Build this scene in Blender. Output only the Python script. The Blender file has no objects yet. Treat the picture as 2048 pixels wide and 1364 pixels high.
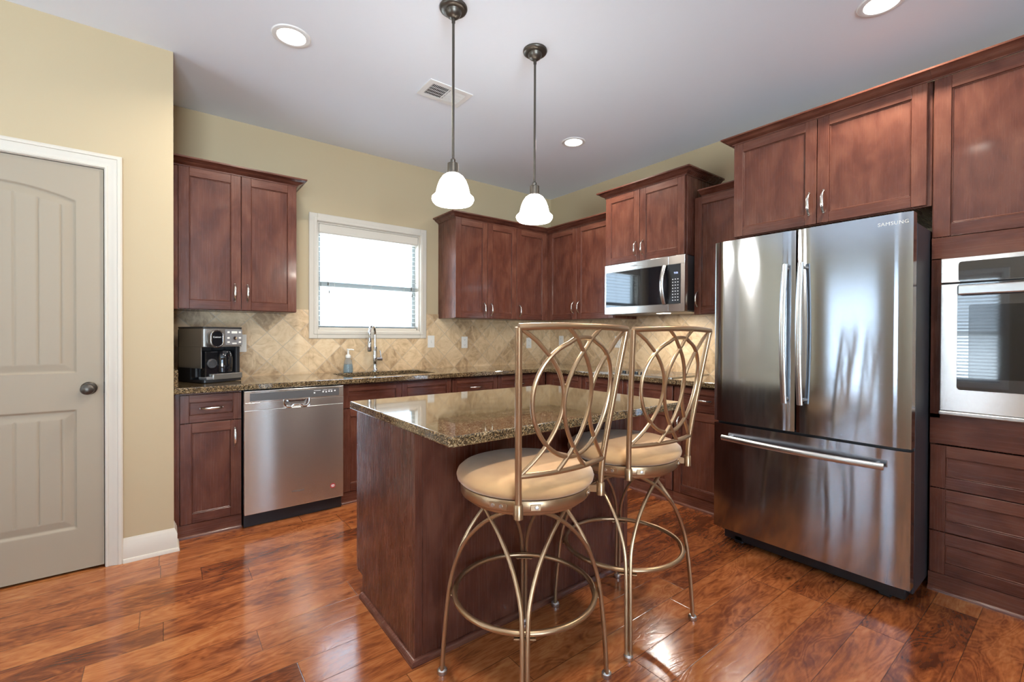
import bpy, bmesh, math, random
from mathutils import Vector, Matrix
from math import sin, cos, pi, radians as R
random.seed(7)
S = bpy.context.scene
COL = S.collection
# ------------------------------------------------------------------ camera, sky, exposure
cam_d = bpy.data.cameras.new('camera'); cam = bpy.data.objects.new('camera', cam_d); COL.objects.link(cam)
cam_d.sensor_width = 36.0; cam_d.lens = 906.14 / 2048 * 36
cam_d.shift_y = -(682 - 677.9) / 2048; cam_d.clip_start = 0.05
cam.location = (-3.5743, -3.9164, 1.2207)
YAW, PITCH, ROLL = 0.6554, -0.0072, 0.0038
cam.matrix_world = Matrix.Translation(cam.location) @ Matrix.Rotation(-YAW, 4, 'Z') @ Matrix.Rotation(pi / 2 + PITCH, 4, 'X') @ Matrix.Rotation(ROLL, 4, 'Z')
S.camera = cam
W = bpy.data.worlds.new('sky'); S.world = W; W.use_nodes = True
_n = W.node_tree.nodes; _bg = _n['Background']
_tc = _n.new('ShaderNodeTexCoord'); _sp = _n.new('ShaderNodeSeparateXYZ'); _rp = _n.new('ShaderNodeValToRGB')
W.node_tree.links.new(_tc.outputs['Generated'], _sp.inputs[0]); W.node_tree.links.new(_sp.outputs['Z'], _rp.inputs[0])
# bright sunlit ground below the horizon, hazy blue-white sky above it
_e = _rp.color_ramp.elements; _mp = _n.new('ShaderNodeMapRange'); _mp.inputs['From Min'].default_value = -1; _mp.inputs['From Max'].default_value = 1
W.node_tree.links.new(_sp.outputs['Z'], _mp.inputs['Value']); W.node_tree.links.new(_mp.outputs[0], _rp.inputs[0])
_e[0].position = 0.485; _e[0].color = (0.74, 0.87, 1.0, 1); _e[1].position = 0.515; _e[1].color = (0.17, 0.22, 0.28, 1)
_q = _e.new(0.8); _q.color = (0.12, 0.17, 0.25, 1)
W.node_tree.links.new(_rp.outputs[0], _bg.inputs[0])
_bg.inputs[1].default_value = 44.0
S.view_settings.view_transform = 'Standard'; S.view_settings.look = 'None'
S.view_settings.gamma = 1.0; S.view_settings.use_curve_mapping = False
S.view_settings.exposure = 0.10
CAN_WATTS, CAN_GLOW, PEND_WATTS, PEND_GLOW = 17.0, 14.0, 11.0, 20.0
WARM = (1.0, 0.92, 0.80)
S.cycles.use_denoising = True
S.cycles.max_bounces = 8; S.cycles.diffuse_bounces = 5; S.cycles.glossy_bounces = 4
S.cycles.sample_clamp_indirect = 6.0; S.cycles.caustics_reflective = False; S.cycles.caustics_refractive = True

# ------------------------------------------------------------------ node materials
class NT:
    def __init__(s, name):
        s.m = bpy.data.materials.new(name); s.m.use_nodes = True
        s.t = s.m.node_tree; s.b = s.t.nodes['Principled BSDF']; s.out = s.t.nodes['Material Output']
    def n(s, typ, **kw):
        x = s.t.nodes.new('ShaderNode' + typ)
        for k, v in kw.items(): setattr(x, k, v)
        return x
    def put(s, sock, v):
        if hasattr(v, 'is_output') or isinstance(v, bpy.types.NodeSocket): s.t.links.new(v, sock)
        elif isinstance(v, (tuple, list)) and len(v) == 3 and sock.type == 'RGBA': sock.default_value = (*v, 1)
        else: sock.default_value = v
    def math(s, op, a, b=0.0, c=None):
        x = s.n('Math', operation=op); s.put(x.inputs[0], a); s.put(x.inputs[1], b)
        if c is not None: s.put(x.inputs[2], c)
        return x.outputs[0]
    def uv(s): return s.n('TexCoord').outputs['UV']
    def obj(s): return s.n('TexCoord').outputs['Object']
    def map(s, vec, scale=(1, 1, 1), loc=(0, 0, 0), rot=(0, 0, 0)):
        x = s.n('Mapping'); s.put(x.inputs[0], vec); x.inputs['Scale'].default_value = scale
        x.inputs['Location'].default_value = loc; x.inputs['Rotation'].default_value = rot
        return x.outputs[0]
    def noise(s, vec, scale=5, detail=4, rough=.5, dist=0.0, fac=True, dim='3D', w=None):
        x = s.n('TexNoise', noise_dimensions=dim); s.put(x.inputs['Vector'], vec); x.inputs['Scale'].default_value = scale
        x.inputs['Detail'].default_value = detail; x.inputs['Roughness'].default_value = rough; x.inputs['Distortion'].default_value = dist
        if w is not None: s.put(x.inputs['W'], w)
        return x.outputs[0 if fac else 1]
    def ramp(s, fac, stops, interp='LINEAR'):
        x = s.n('ValToRGB'); s.put(x.inputs[0], fac); e = x.color_ramp.elements; x.color_ramp.interpolation = interp
        while len(e) < len(stops): e.new(0.5)
        for q, (p, c) in zip(e, stops): q.position = p; q.color = (*c, 1) if len(c) == 3 else c
        return x.outputs[0]
    def mix(s, f, a, b, mode='MIX'):
        x = s.n('Mix', data_type='RGBA', blend_type=mode)
        s.put(x.inputs['Factor'], f); s.put(x.inputs[6], a); s.put(x.inputs[7], b)
        return x.outputs[2]
    def bump(s, h, strength=.1, dist=.01):
        x = s.n('Bump'); s.put(x.inputs['Height'], h); x.inputs['Strength'].default_value = strength; x.inputs['Distance'].default_value = dist
        s.t.links.new(x.outputs[0], s.b.inputs['Normal'])
    def set(s, **kw):
        names = dict(col='Base Color', rough='Roughness', metal='Metallic', spec='Specular IOR Level', coat='Coat Weight', coatr='Coat Roughness',
                     em='Emission Color', ems='Emission Strength', aniso='Anisotropic', trans='Transmission Weight', ior='IOR', alpha='Alpha', sheen='Sheen Weight', arot='Anisotropic Rotation')
        for k, v in kw.items(): s.put(s.b.inputs[names[k]], v)
        return s.m

def plain(name, col, rough=.5, **kw):
    t = NT(name); return t.set(col=col, rough=rough, **kw)

def wood_mat(name, dark, mid, light, rough=.27, coat=.15):
    t = NT(name); u = t.uv(); r = t.n('NewGeometry').outputs['Random Per Island']
    off = t.n('Combine' + 'XYZ'); t.put(off.inputs[0], t.math('MULTIPLY', r, 37.0)); t.put(off.inputs[1], t.math('MULTIPLY', r, 71.0))
    ad = t.n('VectorMath', operation='ADD'); t.put(ad.inputs[0], u); t.put(ad.inputs[1], off.outputs[0]); v = ad.outputs[0]
    big = t.noise(t.map(v, (7, 3.2, 1)), 1.5, 4, .55, .5)
    fine = t.noise(t.map(v, (140, 4, 1)), 1.0, 4, .6, .2)
    f = t.math('ADD', t.math('MULTIPLY', big, .91), t.math('MULTIPLY', fine, .09))
    f = t.math('ADD', f, t.math('MULTIPLY', t.math('SUBTRACT', r, .5), .16))
    c = t.ramp(f, [(.3, dark), (.5, mid), (.7, light)])
    t.set(col=c, rough=t.math('ADD', rough - .04, t.math('MULTIPLY', fine, .08)), coat=coat, coatr=.08, spec=.32)
    t.bump(fine, .02, .002)
    return t.m

def floor_mat():
    t = NT('plank_floor'); sx = t.n('SeparateXYZ'); t.put(sx.inputs[0], t.obj()); X, Y = sx.outputs[0], sx.outputs[1]
    PW, PL = .150, .95
    rowf = t.math('DIVIDE', Y, PW); row = t.math('FLOOR', rowf)
    wn = t.n('TexWhiteNoise', noise_dimensions='1D'); t.put(wn.inputs['W'], row)
    xs = t.math('ADD', t.math('DIVIDE', X, PL), t.math('MULTIPLY', wn.outputs[0], 7.3)); pi_ = t.math('FLOOR', xs)
    cb = t.n('CombineXYZ'); t.put(cb.inputs[0], pi_); t.put(cb.inputs[1], row)
    w2 = t.n('TexWhiteNoise', noise_dimensions='2D'); t.put(w2.inputs['Vector'], cb.outputs[0]); pr = w2.outputs[0]
    fy = t.math('FRACT', rowf); fx = t.math('FRACT', xs)
    ey = t.math('MULTIPLY', t.math('MINIMUM', fy, t.math('SUBTRACT', 1.0, fy)), PW)
    ex = t.math('MULTIPLY', t.math('MINIMUM', fx, t.math('SUBTRACT', 1.0, fx)), PL)
    ed = t.math('MINIMUM', ex, ey)
    gap = t.math('SUBTRACT', 1.0, t.math('SMOOTH_MIN', 1.0, t.math('DIVIDE', ed, .0022), .1))
    gap = t.math('MAXIMUM', gap, 0.0)
    c3 = t.n('CombineXYZ'); t.put(c3.inputs[0], X); t.put(c3.inputs[1], Y); t.put(c3.inputs[2], t.math('MULTIPLY', pr, 43.0)); v = c3.outputs[0]
    blotch = t.noise(t.map(v, (1.5, 5.0, 1)), 1.7, 4, .6, 1.4)
    fig = t.noise(t.map(v, (5.5, 17, 1)), 1.0, 6, .65, 2.4)
    grain = t.noise(t.map(v, (14, 190, 1)), 1.0, 3, .6, .5)
    cont = t.math('SINE', t.math('MULTIPLY', t.noise(t.map(v, (1.6, 5.5, 1)), 1.3, 3, .5, .8), 95.0))
    fig = t.math('ADD', t.math('MULTIPLY', fig, .8), t.math('ADD', .1, t.math('MULTIPLY', cont, .10)))
    f = t.math('ADD', t.math('MULTIPLY', blotch, .5), t.math('MULTIPLY', fig, .36))
    f = t.math('ADD', f, t.math('MULTIPLY', grain, .10))
    f = t.math('ADD', f, t.math('MULTIPLY', t.math('SUBTRACT', pr, .52), .22))
    c = t.ramp(f, [(.27, (.070, .018, .008)), (.40, (.180, .047, .015)), (.52, (.335, .100, .029)), (.66, (.46, .172, .055)), (.8, (.55, .25, .10))])
    sp = t.n('TexVoronoi'); t.put(sp.inputs['Vector'], t.map(v, (2.2, 7, 1))); sp.inputs['Scale'].default_value = 1.0
    kn = t.ramp(sp.outputs['Distance'], [(.03, (.25, .25, .25)), (.12, (1, 1, 1))])
    c = t.mix(.75, c, kn, 'MULTIPLY')
    c = t.mix(t.math('MULTIPLY', gap, .8), c, (.018, .007, .004))
    rg = t.math('ADD', .10, t.math('MULTIPLY', fig, .12))
    t.set(col=c, rough=rg, spec=.5, coat=.25, coatr=.12)
    h = t.math('SUBTRACT', t.math('ADD', t.math('MULTIPLY', blotch, .7), t.math('MULTIPLY', fig, .35)), t.math('MULTIPLY', gap, .8))
    t.bump(h, .10, .012)
    return t.m

def granite_mat():
    t = NT('brown_granite'); v = t.obj()
    a = t.n('TexVoronoi'); t.put(a.inputs['Vector'], v); a.inputs['Scale'].default_value = 290; a.inputs['Randomness'].default_value = 1
    s1 = t.n('SeparateColor'); t.put(s1.inputs[0], a.outputs['Color'])
    b = t.noise(v, 70, 5, .7, .6); c = t.noise(v, 9, 3, .5)
    f = t.math('ADD', t.math('MULTIPLY', s1.outputs[0], .55), t.math('MULTIPLY', b, .55))
    f = t.math('ADD', f, t.math('MULTIPLY', t.math('SUBTRACT', c, .5), .25))
    col = t.ramp(f, [(.25, (.012, .009, .006)), (.42, (.046, .032, .019)), (.56, (.110, .074, .036)), (.71, (.225, .145, .066)), (.86, (.40, .31, .19))])
    return t.set(col=col, rough=.06, spec=.75, coat=.5, coatr=.03)

def tile_mat():
    t = NT('travertine_diamond_tile'); u = t.uv()
    p = t.map(u, (1, 1, 1), (-.0055, -.0407, 0), (0, 0, R(45)))
    sx = t.n('SeparateXYZ'); t.put(sx.inputs[0], p); T = .156
    a, b = t.math('DIVIDE', sx.outputs[0], T), t.math('DIVIDE', sx.outputs[1], T)
    cb = t.n('CombineXYZ'); t.put(cb.inputs[0], t.math('FLOOR', a)); t.put(cb.inputs[1], t.math('FLOOR', b))
    w = t.n('TexWhiteNoise', noise_dimensions='2D'); t.put(w.inputs['Vector'], cb.outputs[0]); pr = w.outputs[0]
    fa, fb = t.math('FRACT', a), t.math('FRACT', b)
    ea = t.math('MINIMUM', fa, t.math('SUBTRACT', 1.0, fa)); eb = t.math('MINIMUM', fb, t.math('SUBTRACT', 1.0, fb))
    ed = t.math('MULTIPLY', t.math('MINIMUM', ea, eb), T)
    gr = t.ramp(ed, [(.0010, (1, 1, 1)), (.0022, (0, 0, 0))])
    c3 = t.n('CombineXYZ'); t.put(c3.inputs[0], sx.outputs[0]); t.put(c3.inputs[1], sx.outputs[1]); t.put(c3.inputs[2], t.math('MULTIPLY', pr, 19.0))
    rr = t.n('VectorRotate', rotation_type='Z_AXIS'); t.put(rr.inputs['Vector'], c3.outputs[0]); t.put(rr.inputs['Angle'], t.math('MULTIPLY', pr, 6.0)); v = rr.outputs[0]
    n1 = t.noise(t.map(v, (8, 13, 1)), 1.0, 5, .62, 1.6); n2 = t.noise(v, 34, 4, .6, .5)
    f = t.math('ADD', t.math('ADD', t.math('MULTIPLY', n1, .72), t.math('MULTIPLY', n2, .2)), t.math('MULTIPLY', t.math('SUBTRACT', pr, .45), .26))
    col = t.ramp(f, [(.27, (.37, .240, .130)), (.40, (.56, .390, .225)), (.54, (.69, .505, .305)), (.72, (.77, .60, .395))])
    col = t.mix(gr, col, (.50, .40, .29))
    t.set(col=col, rough=.42, spec=.4); t.bump(t.math('SUBTRACT', t.math('MULTIPLY', n2, .3), gr), .12, .004)
    return t.m

def steel_mat(name, col, rough, aniso=.75, streak=.05):
    t = NT(name); n = t.noise(t.map(t.uv(), (3, 900, 1)), 1.0, 3, .6)
    c = t.mix(n, tuple(x * .92 for x in col), tuple(min(1, x * 1.06) for x in col))
    tg = t.n('Tangent', direction_type='RADIAL', axis='Z'); t.t.links.new(tg.outputs[0], t.b.inputs['Tangent'])
    t.set(col=c, metal=1.0, rough=t.math('ADD', rough - streak / 2, t.math('MULTIPLY', n, streak)), aniso=aniso, arot=.25)
    return t.m

def paint_mat(name, col, rough=.6, bump=.02):
    t = NT(name); n = t.noise(t.obj(), 220, 3, .6)
    t.set(col=col, rough=rough, spec=.3); t.bump(n, bump, .002); return t.m

def suede_mat():
    t = NT('tan_suede'); n = t.noise(t.obj(), 7, 3, .5, .4); n2 = t.noise(t.obj(), 260, 3, .6)
    c = t.ramp(n, [(.3, (.44, .245, .110)), (.55, (.55, .325, .150)), (.8, (.60, .375, .190))])
    t.set(col=c, rough=.85, sheen=.35, spec=.15); t.bump(n2, .08, .002); return t.m

M = {}
M['wall'] = paint_mat('beige_wall_paint', (.475, .375, .235), .6)
M['ceiling'] = paint_mat('ceiling_paint', (.80, .85, .93), .7)
M['white'] = plain('white_trim_paint', (.60, .545, .465), .5, spec=.35)
M['sash'] = plain('shade_grey_window_frame', (.30, .32, .31), .45)  # grey puts the backlit shade of the frame into its colour
M['door_paint'] = plain('cream_door_paint', (.350, .288, .212), .55, spec=.3)
M['floor'] = floor_mat()
M['granite'] = granite_mat()
M['tile'] = tile_mat()
M['wood'] = wood_mat('cherry_cabinet_wood', (.066, .0200, .0132), (.106, .0345, .0215), (.152, .0560, .0340))
M['woodred'] = M['wood']
M['gap'] = plain('cabinet_gap_shadow_line', (.02, .010, .008), .6)
M['steel'] = steel_mat('brushed_stainless', (.66, .64, .62), .26, .92, .015)
M['fridge_steel'] = steel_mat('fridge_stainless', (.43, .455, .505), .11, .97, .02)
M['steel_plain'] = plain('satin_steel', (.62, .62, .61), .28, metal=1.0)
M['chrome'] = plain('polished_chrome', (.80, .82, .84), .06, metal=1.0)
M['nickel'] = plain('satin_nickel', (.70, .68, .64), .22, metal=1.0)
M['bronze'] = plain('aged_bronze', (.105, .092, .078), .38, metal=.85)
M['stool_metal'] = plain('champagne_bronze_tube', (.43, .285, .165), .30, metal=.85)
M['suede'] = suede_mat()
M['black'] = plain('black_plastic', (.012, .012, .014), .32)
M['blackglass'] = plain('black_glass', (.008, .008, .010), .04, spec=.8)
M['ovenglass'] = plain('oven_glass', (.030, .030, .034), .03, spec=1.0, coat=1.0, coatr=.02)
M['darkgrey'] = plain('dark_grey_plastic', (.06, .06, .065), .35)
M['fitting'] = plain('white_ceiling_fitting', (.76, .76, .75), .4)
M['panel_grey'] = plain('dark_grey_panel', (.085, .08, .08), .35)
M['midgrey'] = plain('grey_panel', (.20, .195, .20), .30)
M['fridge_side'] = plain('graphite_side', (.030, .030, .035), .35)
M['outlet'] = plain('white_plastic', (.80, .78, .73), .35)
M['red'] = plain('red_print', (.35, .03, .03), .5)
M['whiteprint'] = plain('white_print', (.85, .85, .85), .5)
M['cord'] = plain('black_cord', (.02, .018, .016), .5)
t = NT('window_glass'); tb = t.n('BsdfTransparent'); tb.inputs[0].default_value = (.97, .99, .985, 1); gb = t.n('BsdfGlossy'); gb.inputs['Roughness'].default_value = 0.0
mx = t.n('MixShader'); mx.inputs[0].default_value = .05; t.t.links.new(tb.outputs[0], mx.inputs[1]); t.t.links.new(gb.outputs[0], mx.inputs[2]); t.t.links.new(mx.outputs[0], t.out.inputs[0]); M['glass'] = t.m
t = NT('clear_bottle_plastic'); t.set(col=(.80, .88, .92), rough=.08, trans=.85, ior=1.35); M['bottle'] = t.m
t = NT('pale_blue_soap'); t.set(col=(.45, .68, .78), rough=.1, trans=.6, ior=1.33); M['soap'] = t.m
t = NT('white_blind_slat'); tr = t.n('BsdfTranslucent'); tr.inputs[0].default_value = (.85, .85, .85, 1)
mx = t.n('MixShader'); mx.inputs[0].default_value = .4; t.set(col=(.86, .86, .85), rough=.5)
t.t.links.new(t.b.outputs[0], mx.inputs[1]); t.t.links.new(tr.outputs[0], mx.inputs[2]); t.t.links.new(mx.outputs[0], t.out.inputs[0]); M['slat'] = t.m
t = NT('lit_lamp_lens'); t.set(col=(.9, .9, .88), em=(1, .93, .82), ems=CAN_GLOW); M['lens'] = t.m
t = NT('lit_opal_glass'); t.set(col=(.92, .9, .86), rough=.15, em=(1, .95, .86), ems=PEND_GLOW); M['opal'] = t.m
t = NT('blue_display'); t.set(col=(.02, .02, .05), em=(.55, .65, 1.0), ems=1.6); M['display'] = t.m

# ------------------------------------------------------------------ mesh helpers
class MB:
    """collects shapes; build() links them as ONE mesh object"""
    def __init__(s): s.v = []; s.f = []; s.g = []
    def add_bm(s, bm, grain=0, flat=False):
        o = len(s.v); bm.verts.index_update()
        s.v += [x.co.copy() for x in bm.verts]
        for f in bm.faces: s.f.append([o + x.index for x in f.verts]); s.g.append(grain + (2 if flat and f.calc_area() > 1.5e-4 else 0))
        bm.free()
    def box(s, x0, x1, y0, y1, z0, z1, bev=0.0, grain=0, seg=1, mtx=None):
        bm = bmesh.new()
        bmesh.ops.create_cube(bm, size=1)
        for v in bm.verts: v.co = Vector((x0 + (v.co.x + .5) * (x1 - x0), y0 + (v.co.y + .5) * (y1 - y0), z0 + (v.co.z + .5) * (z1 - z0)))
        if bev: bmesh.ops.bevel(bm, geom=list(bm.edges), offset=bev, segments=seg, affect='EDGES', profile=.5)
        if mtx is not None: bm.transform(mtx)
        bmesh.ops.recalc_face_normals(bm, faces=list(bm.faces)); s.add_bm(bm, grain, True); return s
    def lathe(s, prof, center=(0, 0, 0), seg=40, mtx=None, cap=True):
        bm = bmesh.new(); rings = []
        for r, z in prof:
            if r < 1e-6: rings.append([bm.verts.new((0, 0, z))])
            else: rings.append([bm.verts.new((r * cos(2 * pi * k / seg), r * sin(2 * pi * k / seg), z)) for k in range(seg)])
        for a, b in zip(rings, rings[1:]):
            for k in range(seg):
                k2 = (k + 1) % seg
                if len(a) == 1 and len(b) == 1: continue
                if len(a) == 1: bm.faces.new((a[0], b[k2], b[k]))
                elif len(b) == 1: bm.faces.new((a[k], a[k2], b[0]))
                else: bm.faces.new((a[k], a[k2], b[k2], b[k]))
        if cap:
            for r in (rings[0], rings[-1]):
                if len(r) > 1: bm.faces.new(r)
        bmesh.ops.recalc_face_normals(bm, faces=list(bm.faces))
        if mtx is not None: bm.transform(mtx)
        bm.transform(Matrix.Translation(center)); s.add_bm(bm); return s
    def tube(s, pts, r, seg=10, closed=False, flat=1.0, up=None, caps=True):
        """sweep a circle (or ellipse) along pts; r is a number or one per point"""
        P = [Vector(p) for p in pts]; n = len(P); rr = r if isinstance(r, (list, tuple)) else [r] * n
        bm = bmesh.new(); T = []
        for i in range(n):
            a = P[(i - 1) % n] if (closed or i > 0) else P[i]; b = P[(i + 1) % n] if (closed or i < n - 1) else P[i]
            T.append((b - a).normalized())
        u = Vector(up) if up else (Vector((0, 0, 1)) if abs(T[0].z) < .9 else Vector((1, 0, 0)))
        N = (u - T[0] * u.dot(T[0])).normalized(); rings = []
        for i in range(n):
            if up: N = (Vector(up) - T[i] * Vector(up).dot(T[i])).normalized()
            else: N = (N - T[i] * N.dot(T[i])).normalized()
            B = T[i].cross(N)
            rings.append([bm.verts.new(P[i] + (N * cos(2 * pi * k / seg) * flat + B * sin(2 * pi * k / seg)) * rr[i]) for k in range(seg)])
        for i in range(n if closed else n - 1):
            a, b = rings[i], rings[(i + 1) % n]
            for k in range(seg):
                k2 = (k + 1) % seg; bm.faces.new((a[k], a[k2], b[k2], b[k]))
        if caps and not closed: bm.faces.new(rings[0]); bm.faces.new(rings[-1])
        bmesh.ops.recalc_face_normals(bm, faces=list(bm.faces)); s.add_bm(bm); return s
    def prism(s, poly, d0, d1, axis='z', bev=0.0, grain=0, mtx=None):
        """extrude a 2-D outline; axis z: (x,y), y: (x,z), x: (y,z)"""
        bm = bmesh.new()
        f3 = {'z': lambda p, d: (p[0], p[1], d), 'y': lambda p, d: (p[0], d, p[1]), 'x': lambda p, d: (d, p[0], p[1])}[axis]
        a = [bm.verts.new(f3(p, d0)) for p in poly]; b = [bm.verts.new(f3(p, d1)) for p in poly]; n = len(poly)
        bm.faces.new(a); bm.faces.new(b)
        for i in range(n): bm.faces.new((a[i], a[(i + 1) % n], b[(i + 1) % n], b[i]))
        bmesh.ops.recalc_face_normals(bm, faces=list(bm.faces))
        if bev:
            es = [e for e in bm.edges if len(e.link_faces) == 2 and e.calc_face_angle(0) > .6]
            bmesh.ops.bevel(bm, geom=es, offset=bev, segments=2, affect='EDGES', profile=.5)
        if mtx is not None: bm.transform(mtx)
        s.add_bm(bm, grain, bev > 0); return s
    def slab(s, outer, holes, z0, z1, bev=.004):
        bm = bmesh.new(); es = []
        for loop in [outer] + holes:
            vs = [bm.verts.new((p[0], p[1], z1)) for p in loop]
            es += [bm.edges.new((vs[i], vs[(i + 1) % len(vs)])) for i in range(len(vs))]
        r = bmesh.ops.triangle_fill(bm, edges=es, use_beauty=True)
        fs = [g for g in r['geom'] if isinstance(g, bmesh.types.BMFace)]
        e = bmesh.ops.extrude_face_region(bm, geom=fs)
        bmesh.ops.translate(bm, verts=[g for g in e['geom'] if isinstance(g, bmesh.types.BMVert)], vec=(0, 0, z0 - z1))
        bmesh.ops.recalc_face_normals(bm, faces=list(bm.faces))
        if bev:
            ee = [x for x in bm.edges if len(x.link_faces) == 2 and x.calc_face_angle(0) > .9]
            bmesh.ops.bevel(bm, geom=ee, offset=bev, segments=3, affect='EDGES', profile=.5)
        s.add_bm(bm, 0, True); return s
    def sweep(s, path, prof, closed=False, grain=1):
        """profile (offset outwards, z) along a 2-D path; outward is to the right of travel; mitred corners"""
        P = [Vector((p[0], p[1])) for p in path]; n = len(P); bm = bmesh.new(); rings = []
        def nrm(a, b): d = (b - a).normalized(); return Vector((d.y, -d.x))
        for i in range(n):
            if closed: n1, n2 = nrm(P[i - 1], P[i]), nrm(P[i], P[(i + 1) % n])
            else:
                n1 = nrm(P[i - 1], P[i]) if i > 0 else nrm(P[i], P[i + 1]); n2 = nrm(P[i], P[i + 1]) if i < n - 1 else n1
            m = n1 + n2; m = m / max(1e-6, m.dot(n1))
            rings.append([bm.verts.new((P[i].x + m.x * o, P[i].y + m.y * o, z)) for o, z in prof])
        k = len(prof)
        for i in range(n if closed else n - 1):
            a, b = rings[i], rings[(i + 1) % n]
            for j in range(k): bm.faces.new((a[j], a[(j + 1) % k], b[(j + 1) % k], b[j]))
        if not closed: bm.faces.new(rings[0]); bm.faces.new(rings[-1])
        bmesh.ops.recalc_face_normals(bm, faces=list(bm.faces)); s.add_bm(bm, grain); return s
    def build(s, name, mat, parent=None, smooth=35, mtx=None):
        me = bpy.data.meshes.new(name); me.from_pydata([tuple(v) for v in s.v], [], s.f)
        if mtx is not None: me.transform(mtx)
        uv = me.uv_layers.new(name='UVMap').data
        for p, g in zip(me.polygons, s.g):
            n = p.normal; ax = max(range(3), key=lambda i: abs(n[i]))
            for li in p.loop_indices:
                c = me.vertices[me.loops[li].vertex_index].co
                a, b = ((c.y, c.z), (c.x, c.z), (c.x, c.y))[ax]
                uv[li].uv = (b, a) if g & 1 else (a, b)
        if smooth:
            me.set_sharp_from_angle(angle=R(smooth)); me.polygons.foreach_set('use_smooth', [not g & 2 for g in s.g])
        me.materials.append(mat if not isinstance(mat, str) else M[mat])
        o = bpy.data.objects.new(name, me); COL.objects.link(o)
        if parent is not None: o.parent = parent
        return o

def thing(name, label, cat, loc=(0, 0, 0), rot=0.0, group=None):
    o = bpy.data.objects.new(name, None); COL.objects.link(o); o.location = loc; o.rotation_euler = (0, 0, rot)
    o.empty_display_size = .1; o['label'] = label; o['category'] = cat
    if group: o['group'] = group
    return o
def tag(o, label, cat, group=None):
    o['label'] = label; o['category'] = cat
    if group: o['group'] = group
    return o
def struct(o): o['kind'] = 'structure'; return o
def lab(o, text): o['label'] = text; return o
def copy_tree(o, parent=None):
    c = o.copy(); COL.objects.link(c)
    if parent is not None: c.parent = parent
    for ch in [x for x in COL.objects if x.parent == o]: copy_tree(ch, c)
    return c
def text(s, size, name, mat, parent, mtx, extrude=.0004, spacing=1.0):
    cu = bpy.data.curves.new(name, 'FONT'); cu.body = s; cu.size = size; cu.extrude = extrude; cu.align_x = 'CENTER'; cu.align_y = 'CENTER'; cu.space_character = spacing
    o = bpy.data.objects.new(name + '_tmp', cu); COL.objects.link(o)
    dg = bpy.context.evaluated_depsgraph_get(); me = bpy.data.meshes.new_from_object(o.evaluated_get(dg))
    bpy.data.objects.remove(o); bpy.data.curves.remove(cu)
    me.transform(mtx); me.materials.clear(); me.materials.append(M[mat]); me.name = name
    r = bpy.data.objects.new(name, me); COL.objects.link(r); r.parent = parent
    return r
FRONT = Matrix.Rotation(pi / 2, 4, 'X')     # lettering plane -> faces local -y, reading along +x
def at(x, y, z): return Matrix.Translation((x, y, z))
def catmull(pts, n=8, closed=False):
    P = [Vector(p) for p in pts]; out = []; m = len(P)
    for i in range(m if closed else m - 1):
        g = lambda k: P[k % m] if closed else P[max(0, min(m - 1, k))]
        a, b, c, d = g(i - 1), g(i), g(i + 1), g(i + 2)
        for k in range(n):
            t = k / n
            out.append(.5 * ((2 * b) + (c - a) * t + (2 * a - 5 * b + 4 * c - d) * t * t + (3 * b - a - 3 * c + d) * t ** 3))
    if not closed: out.append(P[-1])
    return out
def rrect(x0, x1, y0, y1, r, n=6):
    out = []
    for cx, cy, a0 in ((x1 - r, y1 - r, 0), (x0 + r, y1 - r, 90), (x0 + r, y0 + r, 180), (x1 - r, y0 + r, 270)):
        for k in range(n + 1):
            a = R(a0 + 90 * k / n); out.append((cx + r * cos(a), cy + r * sin(a)))
    return out

# ------------------------------------------------------------------ the room
CEIL = 2.803; XP, YP = -3.53, -.733; XL, YR = -7.2, -8.6   # pantry corner, far left wall, wall behind the camera
WX0, WX1, WZ0, WZ1 = -2.579, -1.665, 1.256, 2.15             # kitchen window opening
def wall_with_holes(name, axis, d0, d1, u0, u1, z0, z1, holes, mat='wall'):
    """a wall slab (thickness d0..d1 along axis) with rectangular openings (u0,u1,z0,z1)"""
    mb = MB(); us = sorted({u0, u1, *[h[0] for h in holes], *[h[1] for h in holes]})
    for a, b in zip(us, us[1:]):
        cuts = sorted([(h[2], h[3]) for h in holes if h[0] <= a + 1e-6 and h[1] >= b - 1e-6]); z = z0
        for c0, c1 in cuts + [(z1, z1)]:
            if c0 > z:
                if axis == 'y': mb.box(a, b, d0, d1, z, c0)
                else: mb.box(d0, d1, a, b, z, c0)
            z = c1
    return struct(mb.build(name, mat, smooth=0))
WIN_L = [(-1.95, -.95, .06, 2.15), (-3.05, -2.30, .55, 2.15)]   # windows in the left wall (y0,y1,z0,z1)
WIN_FILL = [(-6.2, -3.7, .10, 2.30)]                                  # unseen glazed opening added behind the camera for fill light (x0,x1,..)
struct(MB().box(XL - .12, .12, YR - .12, .12, -.06, 0).build('floor', 'floor', smooth=0))
struct(MB().box(XL - .12, .12, YR - .12, .12, CEIL, CEIL + .06).build('ceiling', 'ceiling', smooth=0))
wall_with_holes('wall_back', 'y', 0, .12, XL - .12, .12, 0, CEIL, [(WX0, WX1, WZ0, WZ1)])
wall_with_holes('wall_right', 'x', 0, .12, YR, 0, 0, CEIL, [])
DX0, DX1, DZ1 = -4.636, -3.818, 2.086                          # pantry door opening
wall_with_holes('wall_pantry', 'y', YP, YP + .11, XL, XP, 0, CEIL, [(DX0, DX1, 0, DZ1)])
wall_with_holes('wall_pantry_return', 'x', XP - .11, XP, YP + .11, 0, 0, CEIL, [])
wall_with_holes('wall_left', 'x', XL - .12, XL, YR, 0, 0, CEIL, WIN_L)
wall_with_holes('wall_rear', 'y', YR - .12, YR, XL, 0, 0, CEIL, WIN_FILL)

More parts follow.
